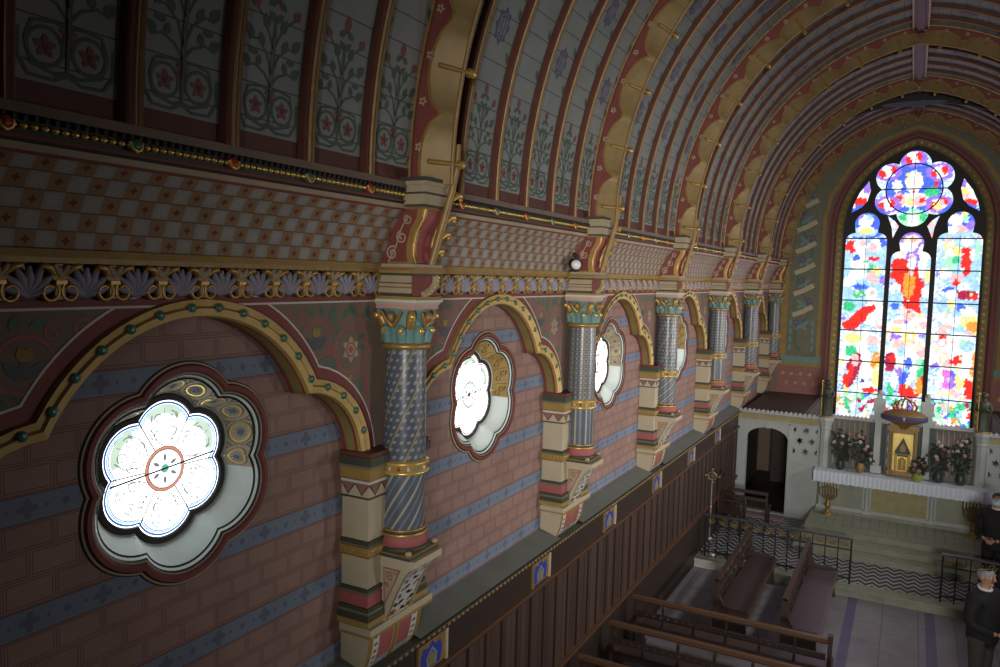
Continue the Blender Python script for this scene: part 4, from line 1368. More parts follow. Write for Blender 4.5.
while yb < 17.2:
    b = MB()
    b.box(XW + .006, XW + .012, yb - .2, yb + .2, 2.055, 2.305, 'gold_dull')
    d = Dec(lambda s, t, l: (XW + .012 + l, s, t), b)
    d.poly([(yb - .15, 2.07), (yb + .12, 2.07), (yb + .15, 2.18), (yb + .12, 2.25), (yb + .05, 2.24), (yb + .0, 2.285), (yb - .06, 2.24), (yb - .13, 2.26), (yb - .17, 2.17)], 'blue')
    d.ribbon([(yb - .06, 2.075), (yb - .075, 2.16), (yb - .0, 2.225), (yb + .06, 2.16), (yb + .045, 2.075)], .028, 'blue_grey', .001)
    d.poly([(yb - .05, 2.08), (yb + .035, 2.08), (yb + .045, 2.15), (yb - .0, 2.2), (yb - .055, 2.15)], 'olive', .001)
    b.box(XW + .006, XW + .03, yb + .19, yb + .215, 2.05, 2.31, 'cream')
    b.box(XW + .006, XW + .03, yb - .215, yb - .19, 2.05, 2.31, 'gold_dull')
    b.build('painted_shield', wsc)
    yb += 2.05
# ------------------------------------------------------------------ pilasters behind the columns
def make_pilaster():
    t = thing('pilaster', 'x', 'pilaster', (XR, 0, 2.36))
    D = XP - XR
    H = .325
    def blk(mb, z0, z1, e, m):
        mb.box(0, D + e, -H - e, H + e, z0 - 2.36, z1 - 2.36, m)
    b = MB()
    blk(b, 2.76, 3.66, 0, 'cream')
    b.build('shaft', t)
    b = MB()
    for z0, z1, e, m in ((3.655, 3.67, .012, 'moss'), (3.67, 3.765, .010, 'cream'), (3.765, 3.785, .016, 'white'), (3.785, 3.80, .022, 'gold_dull'), (3.80, 3.875, .028, 'ochre'),
                         (3.875, 3.895, .040, 'moss_light'), (3.895, 3.955, .045, 'moss'), (3.955, 3.985, .036, 'red_dark')):
        blk(b, z0, z1, e, m)
    for face in (0, 1, 2):
        n_ = 5 if face == 0 else 2
        L_ = 2 * (H + .01) if face == 0 else D + .01
        for i in range(n_):
            u = L_ * (i + .5) / n_
            w_ = L_ / n_ * .42
            if face == 0:
                d = Dec(lambda s, q, l: (D + .010 + l, -H - .01 + s, q - 2.36), b)
            else:
                sg = -1 if face == 1 else 1
                d = Dec(lambda s, q, l, sg=sg: (s, sg * (H + .010 + l), q - 2.36), b)
            d.poly([(u - w_, 3.765), (u + w_, 3.765), (u, 3.675)], 'rose')
            d.poly([(u - w_ * .45, 3.755), (u + w_ * .45, 3.755), (u, 3.71)], 'taupe', .001)
            d.ribbon([(u - w_ * 1.15, 3.76), (u, 3.68), (u + w_ * 1.15, 3.76)], .012, 'maroon', .001)
    b.build('capital', t)
    b = MB()
    for z0, z1, e, m in ((3.33, 3.36, .020, 'moss'), (3.315, 3.33, .012, 'moss_light'), (3.26, 3.315, .026, 'ochre'), (3.24, 3.26, .014, 'gold_dull')):
        blk(b, z0, z1, e, m)
    for i in range(18):
        b.ball((D + .028, -H + .017 + i * .034, 3.287 - 2.36), (.006, .012, .016), 'gold', 6, 4)
        if i < 7:
            b.ball((.02 + i * .034, -H - .028, 3.287 - 2.36), (.012, .006, .016), 'gold', 6, 4)
    b.build('middle_band', t)
    b = MB()
    for z0, z1, e, m in ((2.995, 3.02, .018, 'moss'), (2.975, 2.995, .010, 'moss_light'), (2.89, 2.975, .016, 'red_light'), (2.865, 2.89, .03, 'moss'), (2.845, 2.865, .036, 'moss_light'), (2.80, 2.845, .04, 'moss'), (2.76, 2.80, .045, 'ochre')):
        blk(b, z0, z1, e, m)
    b.build('lower_band', t)
    b = MB()
    prof = [(D, .40), (D + .02, .375), (D + .02, .335)] + [(D - .16 + .175 * cos(q), .04 + .295 * sin(q)) for q in frange(pi / 2 - .15, 0, 10)][::1]
    prof = [(D, .40), (D + .03, .38), (D + .03, .33)]
    cur = [(D - .16 + .18 * sin(q), .0 + .33 * cos(q) ** .9) for q in frange(pi / 2, 0, 10)]
    # convex front: far out below the slab, drawn back to the wall at the foot
    cur = [(D + .02 - .16 * (1 - cos(q)), .33 - .35 * sin(q)) for q in frange(0, pi / 2, 12)]
    prof = [(0, .40), (D, .40), (D + .005, .33)] + cur + [(0, -.02)]
    for sg in (-1, 1):
        b.add([(x, sg * H, z) for x, z in prof], [tuple(range(len(prof)))], 'cream')
    b.box(0, D + .05, -H - .02, H + .10, .33, .38, 'cream')
    b.box(0, D + .055, -H - .025, H + .105, .315, .33, 'ochre')
    def CS(s, q, l):
        f = max(0.0, min(1.0, q)) * 12
        i = min(int(f), 11)
        x = cur[i][0] + (cur[i + 1][0] - cur[i][0]) * (f - i)
        z = cur[i][1] + (cur[i + 1][1] - cur[i][1]) * (f - i)
        return (x + l, s, z + l * .4)
    st = [(-.325, -.27, 'gold'), (-.27, -.20, 'white'), (-.20, -.185, 'gold'), (-.185, -.035, None), (-.035, -.02, 'gold_bright'), (-.02, .02, 'gold_dull'), (.02, .035, 'gold_bright'),
          (.035, .185, None), (.185, .20, 'gold'), (.20, .27, 'white'), (.27, .325, 'gold')]
    for a, c, m in st:
        if m:
            b.grid(lambda s, q: CS(s, q, 0), (a, c), frange(0, 1, 12), m)
        else:
            b.grid(lambda s, q: CS(s, q, 0), (a, c), frange(0, .46, 6), 'red_light')
            b.grid(lambda s, q: CS(s, q, 0), (a, c), frange(.46, 1, 6), 'blue_grey')
            for i in range(4):
                u = a + (c - a) * (i + .5) / 4
                b.grid(lambda s, q: CS(s, q, .002), (u - .006, u + .006), frange(.48, 1, 6), 'white')
    d = Dec(CS, b)
    for u in (-.235, .235):
        for i in range(9):
            d.leaf(u - .015, .06 + i * .105, .9, .045, .05, 'slate')
    b.build('console', t)
    return t
ORD = ['nearest', 'second', 'third', 'fourth', 'fifth', 'sixth']
ROW = 'counted from the camera'
p0 = make_pilaster()
for k in range(6):
    o = p0 if k == 0 else copy_tree(p0)
    o.location = (XR, COLS[k], 2.36)
    tag(o, ['cream pilaster with dark bands between the two biggest rose windows, nearest and largest',
            'second cream banded pilaster from the camera, below the small spotlight',
            'third cream banded pilaster from the camera, behind the spiral-striped column',
            'fourth cream banded pilaster from the camera, right of the third one',
            'fifth cream banded pilaster, just left of the white side arch',
            'sixth and farthest banded pilaster, in the corner beside the altar wall'][k], 'pilaster', 'banded pilasters of the left wall')

# ------------------------------------------------------------------ columns on corbels
XCOL = -3.157
def make_column(shaftmat, variant):
    t = thing('column', 'x', 'column', (XCOL, 0, 3.22))
    z = lambda a: a - 3.22
    r = .152
    b = MB()
    prof = [(XP - XCOL - .01, z(3.22)), (.225, z(3.22)), (.225, z(3.17))]
    cur = [(.215 - .235 * sin(q), z(3.17) - .29 * (1 - cos(q)) ** .9) for q in frange(0, pi / 2, 10)]
    cur = [(-.03 + .245 * (1 - sin(q)) ** 1.0, z(2.86) + .31 * (1 - cos(q)) ** 1.0) for q in frange(0, pi / 2, 10)]
    cur = [(.22 - .255 * f ** .75, z(3.17) - .44 * f ** 1.2) for f in frange(0, 1, 10)]
    poly = prof + cur[1:] + [(XP - XCOL - .01, z(2.73))]
    for sg in (-1, 1):
        b.add([(x, sg * .175, zz) for x, zz in poly], [tuple(range(len(poly)))], 'cream')
    b.strip(prof[:3] + cur[1:], 'y', -.175, .175, 'cream')
    for sg in (-1, 1):
        d = Dec(lambda s, q, l, sg=sg: (s, sg * (.175 + l), z(q)), b)
        d.poly([(-.04, 3.14), (.11, 3.14), (.06, 3.03), (.01, 2.93), (-.03, 2.84)], 'rose')
        d.poly([(-.03, 3.13), (.09, 3.13), (.05, 3.03), (.005, 2.94), (-.022, 2.89)], 'beige', .001)
        d.spiral(.02, 3.08, .035, .006, 1, 1.5, .010, 'rose', .002)
        d.spiral(-.005, 3.02, .02, .004, 2, 1.4, .008, 'rose', .002)
        d.ribbon([(-.02, 3.11), (.09, 3.11)], .012, 'ochre', .002)
    def CS(s, q, l):
        f = max(0, min(1, q)) * 10
        i = min(int(f), 9)
        x = cur[i][0] + (cur[i + 1][0] - cur[i][0]) * (f - i)
        zz = cur[i][1] + (cur[i + 1][1] - cur[i][1]) * (f - i)
        return (x + l, s, zz - l * .3)
    b.grid(lambda s, q: CS(s, q, .002), (-.125, .125), frange(.04, .98, 10), 'white')
    d = Dec(lambda s, q, l: CS(s, q, l + .002), b)
    for u in (-.14, .14):
        d.ribbon([(u, .02), (u, .3), (u, .6), (u, .98)], .014, 'gold')
    for i in range(7):
        q = .10 + i * .13
        d.leaf(0, q, pi / 2 + (.7 if i % 2 else -.7), .09, .05, 'black')
        d.leaf(.05, q + .05, .4, .05, .05, 'blue_grey')
        d.leaf(-.05, q + .05, 2.6, .05, .05, 'blue_grey')
        d.leaf(.09 * (1 if i % 2 else -1), q, 1.2, .05, .05, 'slate')
    for u in (-.10, .10):
        d.poly([(u - .03, .86), (u + .03, .86), (u + .03, .95), (u - .03, .95)], 'ochre', .001)
        d.poly([(u - .015, .885), (u + .015, .885), (u + .015, .93), (u - .015, .93)], 'red_dark', .002)
        d.flower(u, .78, .035, 4, 'black', 'black', .001)
    b.build('corbel', t)
    b = MB()
    b.box(-.19, .19, -.19, .19, z(3.222), z(3.255), 'moss')
    b.box(-.195, .195, -.195, .195, z(3.245), z(3.258), 'gold_dull')
    b.lathe([(.188, z(3.258)), (.196, z(3.268)), (.19, z(3.285)), (.178, z(3.292))], (0, 0, 0), 'moss', 28)
    b.lathe([(.178, z(3.292)), (.186, z(3.31)), (.184, z(3.34)), (.172, z(3.36))], (0, 0, 0), 'red_light', 28)
    b.lathe([(.172, z(3.36)), (.180, z(3.37)), (.172, z(3.382))], (0, 0, 0), 'gold', 28)
    b.lathe([(.168, z(3.382)), (.174, z(3.39)), (.168, z(3.40))], (0, 0, 0), 'moss', 28)
    b.lathe([(.168, z(3.40)), (.173, z(3.406)), (.167, z(3.412))], (0, 0, 0), 'gold', 28)
    for sx in (-1, 1):
        for sy in (-1, 1):
            b.ball((sx * .168, sy * .168, z(3.268)), (.026, .026, .02), 'beige', 8, 6)
    b.build('base', t)
    b = MB()
    b.lathe([(r, z(3.41)), (r, z(4.0)), (r - .004, z(4.4)), (r - .010, z(4.70))], (0, 0, 0), shaftmat, 40, True, False)
    b.build('shaft', t)
    b = MB()
    b.lathe([(.152, z(3.80)), (.178, z(3.808)), (.180, z(3.822)), (.170, z(3.83))], (0, 0, 0), 'gold_bright', 32)
    b.lathe([(.170, z(3.83)), (.174, z(3.85)), (.170, z(3.872))], (0, 0, 0), 'ochre', 32, True, False)
    b.lathe([(.170, z(3.872)), (.180, z(3.88)), (.178, z(3.892)), (.152, z(3.90))], (0, 0, 0), 'gold_bright', 32)
    for i in range(16):
        a = 2 * pi * i / 16
        b.ball((.172 * cos(a), .172 * sin(a), z(3.851)), (.012, .012, .017), ('white', 'red', 'white', 'teal')[i % 4], 8, 5)
    b.build('ring', t)
    b = MB()
    b.lathe([(.142, z(4.69)), (.170, z(4.70)), (.175, z(4.715)), (.168, z(4.73)), (.144, z(4.738))], (0, 0, 0), 'gold', 28)
    b.lathe([(.146, z(4.73)), (.144, z(4.78)), (.152, z(4.84)), (.152, z(4.90)), (.165, z(4.95)), (.175, z(4.975))], (0, 0, 0), 'teal', 28)
    for i in range(8):
        a = 2 * pi * i / 8 + pi / 8
        R_ = lambda rr_, zz, da=0: (rr_ * cos(a + da), rr_ * sin(a + da), z(zz))
        if i % 2 == 0 or True:
            b.tube([R_(.145, 4.74), R_(.152, 4.80), R_(.163, 4.835), R_(.178, 4.845), R_(.182, 4.825)], [.035, .04, .035, .025, .012], 'teal', 8)
            b.ball(R_(.184, 4.825), .023, 'gold_bright', 10, 7)
            for q in range(5):
                b.ball((R_(.194, 4.825)[0] - sin(a) * .017 * cos(q * 1.257), R_(.194, 4.825)[1] + cos(a) * .017 * cos(q * 1.257), z(4.825) + .017 * sin(q * 1.257)), .009, 'gold', 6, 4)
    for i in range(4):
        a = 2 * pi * i / 4 + pi / 4
        R_ = lambda rr_, zz, da=0: (rr_ * cos(a + da), rr_ * sin(a + da), z(zz))
        b.tube([R_(.15, 4.84), R_(.17, 4.90), R_(.19, 4.945), R_(.208, 4.95), R_(.212, 4.925)], [.03, .036, .032, .026, .014], 'gold', 8)
        b.tube([R_(.155, 4.84), R_(.175, 4.91), R_(.195, 4.957), R_(.215, 4.962)], [.02, .024, .022, .018], 'teal', 8)
        b.ball(R_(.210, 4.925), .024, 'gold_bright', 8, 6)
        a2 = 2 * pi * i / 4
        b.ball((.185 * cos(a2), .185 * sin(a2), z(4.92)), (.035, .035, .04), 'gold_dull', 8, 6)
        b.ball((.20 * cos(a2), .20 * sin(a2), z(4.93)), .018, 'gold_bright', 8, 5)
        for sg in (-1, 1):
            b.tube([(.16 * cos(a2), .16 * sin(a2), z(4.85)), (.185 * cos(a2 + sg * .25), .185 * sin(a2 + sg * .25), z(4.90)), (.20 * cos(a2 + sg * .42), .20 * sin(a2 + sg * .42), z(4.955))], [.016, .014, .01], 'gold', 6)
    b.build('capital', t)
    b = MB()
    b.box(-.155, .165, -.155, .155, z(4.972), z(5.012), 'pink')
    b.box(-.155, .175, -.165, .165, z(5.005), z(5.022), 'cream')
    b.build('abacus', t)
    return t
SH = ['shaft_lozenge', 'shaft_grid', 'shaft_spiral', 'shaft_straight', 'shaft_dotted_spiral', 'shaft_counter']
CLAB = ['blue column with white dots, diagonal gold lines above and slanted stripes below, largest and nearest',
        'second blue column from the camera, with a fine grid above and straight stripes below',
        'third blue column from the camera, with slanting spiral stripes',
        'fourth slim blue column from the camera, with straight upright stripes',
        'fifth blue column from the camera, with spirals, left of the white side arch',
        'sixth and farthest blue column, in the corner beside the altar wall']
c0 = None
for k in range(6):
    if c0 is None:
        o = c0 = make_column(SH[0], 0)
    else:
        o = copy_tree(c0)
        for ch in [x for x in C.objects if x.parent == o]:
            if ch.name.startswith('shaft'):
                ch.data = ch.data.copy()
                ch.data.materials[0] = M[SH[k]]
    o.location = (XCOL, COLS[k], 3.22)
    tag(o, CLAB[k], 'column', 'blue columns of the left wall')

# ------------------------------------------------------------------ brackets between columns and vault ribs
def make_bracket():
    t = thing('roof_bracket', 'x', 'bracket', (XF, 0, 5.022))
    X = lambda a: a - XF
    z = lambda a: a - 5.022
    b = MB()
    b.box(0, X(-2.965), -.172, .172, z(5.022), z(5.040), 'white')
    b.box(0, X(-2.975), -.165, .165, z(5.040), z(5.062), 'ochre')
    for z0, z1, e, m in ((5.062, 5.085, 0, 'moss'), (5.085, 5.120, .01, 'beige'), (5.120, 5.130, .004, 'gold_dull'), (5.130, 5.150, .012, 'beige'), (5.150, 5.158, .002, 'red_dark'), (5.158, 5.205, .008, 'beige')):
        b.box(0, X(-3.02) + e, -.15 - e, .15 + e, z(z0), z(z1), m)
    d = Dec(lambda s, q, l: (X(-3.02) + .013 + l, s, z(q)), b)
    d.poly([(-.155, 5.064), (.155, 5.064), (.155, 5.205), (-.155, 5.205)], 'red')
    b.tube([(X(-3.0), .12, z(5.205)), (X(-2.99), .11, z(5.15)), (X(-3.0), .05, z(5.10)), (X(-3.0), -.04, z(5.07))], .03, 'beige', 8)
    for i in range(6):
        f = i / 5
        b.ball((X(-2.965), .115 - .12 * f ** 1.6, z(5.195 - .11 * f)), .010, 'gold_bright', 6, 4)
    for z0, z1, e, m in ((5.205, 5.222, .02, 'moss'), (5.222, 5.24, .03, 'ochre'), (5.24, 5.262, .04, 'gold_dull'), (5.262, 5.285, .025, 'beige')):
        b.box(0, X(-3.0) + e, -.15 - e, .15 + e, z(z0), z(z1), m)
    b.build('block', t)
    # scrolled panel under the impost
    b = MB()
    fr = [(X(-3.02), z(5.285)), (X(-3.04), z(5.34)), (X(-3.04), z(5.42)), (X(-3.01), z(5.52)), (X(-2.96), z(5.60)), (X(-2.95), z(5.66))]
    side = [(0.02, z(5.285))] + fr + [(X(-3.14), z(5.66)), (X(-3.2), z(5.52)), (0.05, z(5.36))]
    for sg in (-1, 1):
        b.add([(x, sg * .125, zz) for x, zz in side], [tuple(range(len(side)))], 'red')
        d = Dec(lambda s, q, l, sg=sg: (X(s), sg * (.125 + l), z(q)), b)
        d.spiral(-3.20, 5.36, .05, .008, 1, 1.5, .012, 'beige')
        d.spiral(-3.12, 5.47, .045, .008, 2, 1.5, .012, 'beige')
        d.spiral(-3.07, 5.59, .035, .008, 2, 1.4, .010, 'beige')
        d.ribbon([(-3.23, 5.30), (-3.17, 5.40), (-3.13, 5.52), (-3.07, 5.62)], .010, 'beige')
        d.ribbon([(-3.24, 5.293), (-3.03, 5.293)], .012, 'gold')
        b.strip([(x + .015, zz) for x, zz in fr], 'y', sg * .085, sg * .14, 'gold')
        b.strip([(x - .03, zz) for x, zz in fr], 'y', sg * .1265, sg * .14, 'gold')
        k_ = len(fr)
        b.add([(x - .03, sg * .14, zz) for x, zz in fr] + [(x + .015, sg * .14, zz) for x, zz in fr], [(i, i + 1, k_ + i + 1, k_ + i) for i in range(k_ - 1)], 'gold')
        b.tube([(x + .012, sg * .112, zz) for x, zz in fr], .012, 'gold', 6)
    b.strip(fr, 'y', -.125, .125, 'red_light', True)
    b.build('scrolled_panel', t)
    b = MB()
    for z0, z1, e, m in ((5.655, 5.675, -.015, 'gold_dull'), (5.675, 5.69, .0, 'moss'), (5.69, 5.76, -.005, 'beige'), (5.76, 5.772, .008, 'moss'), (5.772, 5.82, .004, 'beige'), (5.82, 5.845, .018, 'beige'), (5.845, 5.87, .026, 'moss')):
        b.box(X(-3.2), X(-2.92) + e, -.15 - e, .15 + e, z(z0), z(z1), m)
    b.build('impost', t)
    b = MB()
    b.tube([(X(-2.985), .04, z(5.285)), (X(-2.955), .06, z(5.42)), (X(-2.915), .085, z(5.60)), (X(-2.865), .105, z(5.80)), (X(-2.835), .115, z(5.95)), (X(-2.825), .115, z(6.12))], [.028, .03, .03, .026, .022, .018], 'gold_dull', 8)
    b.build('post', t)
    for (x, y, zz) in ((-2.965, .10, 5.37), (-2.93, .13, 5.49), (-2.90, .15, 5.61), (-2.86, .165, 5.76)):
        b = MB()
        b.tube([(X(x), y - .05, z(zz - .02)), (X(x), y, z(zz + .012)), (X(x) + .008, y + .035, z(zz + .018)), (X(x) + .008, y + .048, z(zz - .01))], [.012, .02, .018, .008], 'gold_bright', 7)
        b.ball((X(x) + .01, y + .03, z(zz - .012)), .018, 'gold', 7, 5)
        b.build('crocket', t)
    return t
r0 = make_bracket()
for k in range(6):
    o = r0 if k == 0 else copy_tree(r0)
    o.location = (XF, COLS[k], 5.022)
    tag(o, ['red and gold scrolled bracket above the nearest and largest blue column',
            'red and gold scrolled bracket with the small spotlight fixed beside it',
            'red and gold scrolled bracket above the third, spiral-striped blue column',
            'red and gold scrolled bracket above the fourth blue column',
            'red and gold scrolled bracket above the fifth blue column',
            'red and gold scrolled bracket above the farthest column, beside the altar wall'][k], 'bracket', 'scrolled brackets under the vault ribs')

# small spotlight by the second bracket
t = thing('spotlight', 'small black spotlight with a white face on the cornice at the second bracket', 'spotlight', (-3.16, COLS[1] - .30, 5.285))
b = MB()
b.box(-.04, .04, -.03, .03, 0, .02, 'black')
b.tube([(0, 0, .02), (0, 0, .06)], .012, 'black', 8)
b.build('mount', t)
b = MB()
b.tube([(-.05, .11, .085), (.02, .02, .085)], .06, 'black', 14)
b.tube([(0.0, .07, .13), (.0, .05, .17), (-.04, .03, .19)], .02, 'black', 6)
b.build('housing', t)
b = MB()
b.ball((.035, -.035, .075), (.052, .052, .052), 'lamp_white', 14, 10)
b.build('lamp_face', t)
# ------------------------------------------------------------------ white stone screen with side arch, and reredos behind the altar
YN = 17.4
XM = -0.05                       # middle of the altar
def star(cx, cz, r, n=6):
    return [(cx + (r if i % 2 == 0 else r * .5) * cos(pi / 2 + pi * i / n), cz + (r if i % 2 == 0 else r * .5) * sin(pi / 2 + pi * i / n)) for i in range(2 * n)]
def halfstar(cx, cz, r, sg):
    p = [(cx + (r if i % 2 == 0 else r * .5) * sin(pi * i / 6), cz + (r if i % 2 == 0 else r * .5) * cos(pi * i / 6)) for i in range(7)]
    return [(cx + sg * abs(a - cx), z) for a, z in p]
def make_screen(sg, xout):
    """sg = -1 left, +1 right; distances measured from the middle XM"""
    X = lambda a: XM + sg * a
    t = thing('stone_screen', 'x', 'stone screen', (0, YN, .16))
    z = lambda a: a - .16
    b = MB()
    xo, xi = abs(xout - XM), 1.30
    da, db = 3.00, 2.14
    door = [(X(da), z(.20)), (X(da), z(1.82))] + [(X((da + db) / 2 + (da - db) / 2 * cos(q)), z(1.82 + .25 * sin(q))) for q in frange(0, pi, 14)][1:-1] + [(X(db), z(1.82)), (X(db), z(.20))]
    holes = [door]
    for r_, zz in enumerate((2.09, 1.86, 1.63)):
        if r_ == 1:
            for a in (1.90, 1.66):
                holes.append(star(X(a), z(zz), .085))
        else:
            holes.append(star(X(1.78), z(zz), .085))
            holes.append(halfstar(X(2.03), z(zz), .075, -sg))
            holes.append(halfstar(X(1.545), z(zz), .075, sg))
    ol = [(X(xo), z(.16)), (X(xo), z(2.24)), (X(xi), z(2.24)), (X(xi), z(.16))]
    plate([ol] + holes, 0, .14, 'marble', b)
    b.build('wall_face', t)
    b = MB()
    x0, x1 = sorted((X(xo), X(xi)))
    b.box(x0, x1, -.015, .16, z(2.22), z(2.36), 'marble_ochre')
    b.box(x0, x1, -.04, .18, z(2.355), z(2.375), 'marble_green')
    b.box(x0, x1, -.055, .20, z(2.375), z(2.40), 'marble')
    b.box(x0, x1, -.03, .14, z(2.205), z(2.225), 'marble')
    r0, r1 = sorted((X(xo), X(1.90)))
    b.box(r0, r1, .0, YE - YN, z(2.30), z(2.34), 'wood_dark')
    b.box(X(1.87), X(1.90), .14, YE - YN, 0, z(2.30), 'plaster_dark')
    for a in (2.12, 1.42):
        b.box(min(X(a), X(a - .02)), max(X(a), X(a - .02)), -.018, .0, z(.16), z(2.2), 'marble')
    b.box(min(X(2.12), X(1.5)), max(X(2.12), X(1.5)), -.02, .0, z(1.36), z(1.42), 'marble')
    b.box(min(X(2.12), X(1.5)), max(X(2.12), X(1.5)), -.018, .0, z(2.17), z(2.2), 'marble')
    b.box(min(X(2.60), X(2.52)), max(X(2.60), X(2.52)), -.03, .0, z(2.06), z(2.18), 'marble')
    b.build('cornice', t)
    b = MB()
    n_ = int((x1 - x0) / .095)
    for i in range(n_):
        x = x0 + (x1 - x0) * (i + .5) / n_
        b.prism([(x - .038, z(2.40)), (x + .038, z(2.40)), (x + .034, z(2.43)), (x + .02, z(2.452)), (x, z(2.462)), (x - .02, z(2.452)), (x - .034, z(2.43))], 'y', -.045, .01, 'marble')
    b.build('cresting', t)
    b = MB()
    cx = X(1.40)
    b.lathe([(.14, z(.16)), (.14, z(.40)), (.115, z(.46)), (.105, z(.50)), (.105, z(2.18)), (.12, z(2.20)), (.11, z(2.23)), (.13, z(2.32)), (.155, z(2.38)), (.155, z(2.44))], (cx, -.02, 0), 'marble', 8, False)
    b.build('pedestal_shaft', t)
    return t
tag(make_screen(-1, -3.25), 'white stone screen with round-headed dark doorway and star piercings left of the altar', 'stone screen')
tag(make_screen(1, 3.16), 'white pierced stone screen cut by the picture edge, right of the altar', 'stone screen')

# furniture seen in the dark of the doorway
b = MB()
b.box(-3.02, -2.16, 16.95, 17.54, .161, .172, 'pink_lit_stone')  # doorway step, its lit look put into the pale pink colour
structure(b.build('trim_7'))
b = MB()
b.box(-3.42, -1.95, 17.56, YE, .161, .168, 'wood_dark')
structure(b.build('floor_passage'))
t = thing('cupboard', 'dark panelled cupboard standing in the shadow inside the side doorway', 'cupboard', (-2.45, 20.6, .16))
b = MB()
b.box(-.5, .5, -.25, .25, 0, 1.35, 'wood_dark')
b.box(-.54, .54, -.29, .27, 1.35, 1.40, 'wood')
b.build('body', t)
for sx in (-1, 1):
    b = MB()
    b.box(sx * .25 - .22, sx * .25 + .22, -.275, -.25, .1, 1.28, 'wood')
    b.box(sx * .25 - .15, sx * .25 + .15, -.282, -.27, .7, 1.2, 'wood_dark')
    b.box(sx * .25 - .15, sx * .25 + .15, -.282, -.27, .18, .6, 'wood_dark')
    b.build('door', t)

t = thing('reredos', 'pale reredos wall with two white pillars and dark marble panels behind the altar', 'reredos', (XM, YN + .12, .48))
z = lambda a: a - .48
b = MB()
b.box(-1.30, 1.30, 0, .12, 0, z(2.42), 'plaster_grey')
for i in range(26):
    x = -1.25 + i * .1
    b.tube([(x, 0, z(1.45)), (x, -.004, z(2.38))], .014, 'beige', 6)
b.box(-1.30, 1.30, -.10, .14, z(2.42), z(2.46), 'marble')
for i in range(34):
    x = -1.26 + i * .0764
    b.prism([(x - .025, z(2.46)), (x + .025, z(2.46)), (x + .012, z(2.50)), (x, z(2.515)), (x - .012, z(2.50))], 'y', -.06, -.02, 'marble')
b.build('back_wall', t)
for sx in (-1, 1):
    b = MB()
    cx = sx * .43 + .02
    b.box(cx - .10, cx + .10, -.24, .0, z(1.40), z(1.55), 'marble')
    b.box(cx - .058, cx + .058, -.20, .0, z(1.55), z(2.46), 'marble')
    b.box(cx - .075, cx + .075, -.21, .0, z(2.46), z(2.50), 'marble')
    b.box(cx - .17, cx + .17, -.21, .0, z(2.50), z(2.56), 'marble')
    b.box(cx - .09, cx + .09, -.21, .0, z(2.56), z(2.66), 'marble')
    b.box(cx - .13, cx + .13, -.22, .0, z(2.66), z(2.71), 'marble')
    b.box(cx - .11, cx + .11, -.20, .0, z(2.71), z(2.92), 'marble')
    b.box(cx - .05, cx + .05, -.16, .0, z(2.92), z(3.02), 'marble')
    b.ball((cx, -.10, z(3.05)), .05, 'marble')
    b.build('pillar', t)
    for a in (-.115, .115):
        b = MB()
        b.box(cx + a - .045, cx + a + .045, -.03, .0, z(1.42), z(2.44), 'marble_dark')
        b.build('marble_panel', t)
    b = MB()
    sx_ = cx - sx * .205
    pts = [(sx_ + .018 * sin(i * 1.3), -.05, z(1.45 + i * .05)) for i in range(20)]
    b.tube(pts, [.026 + .006 * cos(i * 2.1) for i in range(20)], 'marble', 8)
    b.build('twisted_shaft', t)

# tabernacle with gold door, under a round canopy with a crown
t = thing('tabernacle', 'gold tabernacle with gabled door between the two white pillars', 'tabernacle', (XM + .06, YN - .02, 1.40))
z = lambda a: a - 1.40
b = MB()
b.box(-.25, .25, -.06, .10, 0, z(2.40), 'gold_dull')
b.box(-.27, .27, -.09, .10, 0, .10, 'gold_dull')
b.box(-.27, .27, -.08, .10, z(2.34), z(2.44), 'gold_dull')
b.build('case', t)
b = MB()
b.box(-.18, .18, -.075, -.055, .10, z(2.26), 'brass_bright')
d = Dec(lambda s, q, l: (s, -.075 - l, q), b)
d.poly([(-.165, .50), (0, .82), (.165, .50), (.13, .46), (.10, .40), (-.10, .40), (-.13, .46)], 'marble_dark')
d.ribbon([(-.17, .47), (0, .80), (.17, .47)], .028, 'gold_bright', .002)
d.ribbon([(-.17, .44), (.17, .44)], .02, 'gold_dull', .002)
d.poly([(-.05, .50), (.05, .50), (.05, .60), (0, .68), (-.05, .60)], 'gold_dull', .003)
for x in (-.115, .115):
    b.tube([(x, -.085, .11), (x, -.085, .44)], .022, 'gold_bright', 8)
d.poly([(-.07, .12), (.07, .12), (.07, .34), (0, .39), (-.07, .34)], 'brass', .001)
b.tube([(0, -.085, .15), (0, -.085, .34)], .03, 'gold_bright', 10)
b.build('door', t)
b = MB()
b.tube([(-.2, -.08, .0), (-.2, -.08, z(2.3))], .022, 'gold_dull', 8)
b.tube([(.2, -.08, .0), (.2, -.08, z(2.3))], .022, 'gold_dull', 8)
b.build('colonnettes', t)

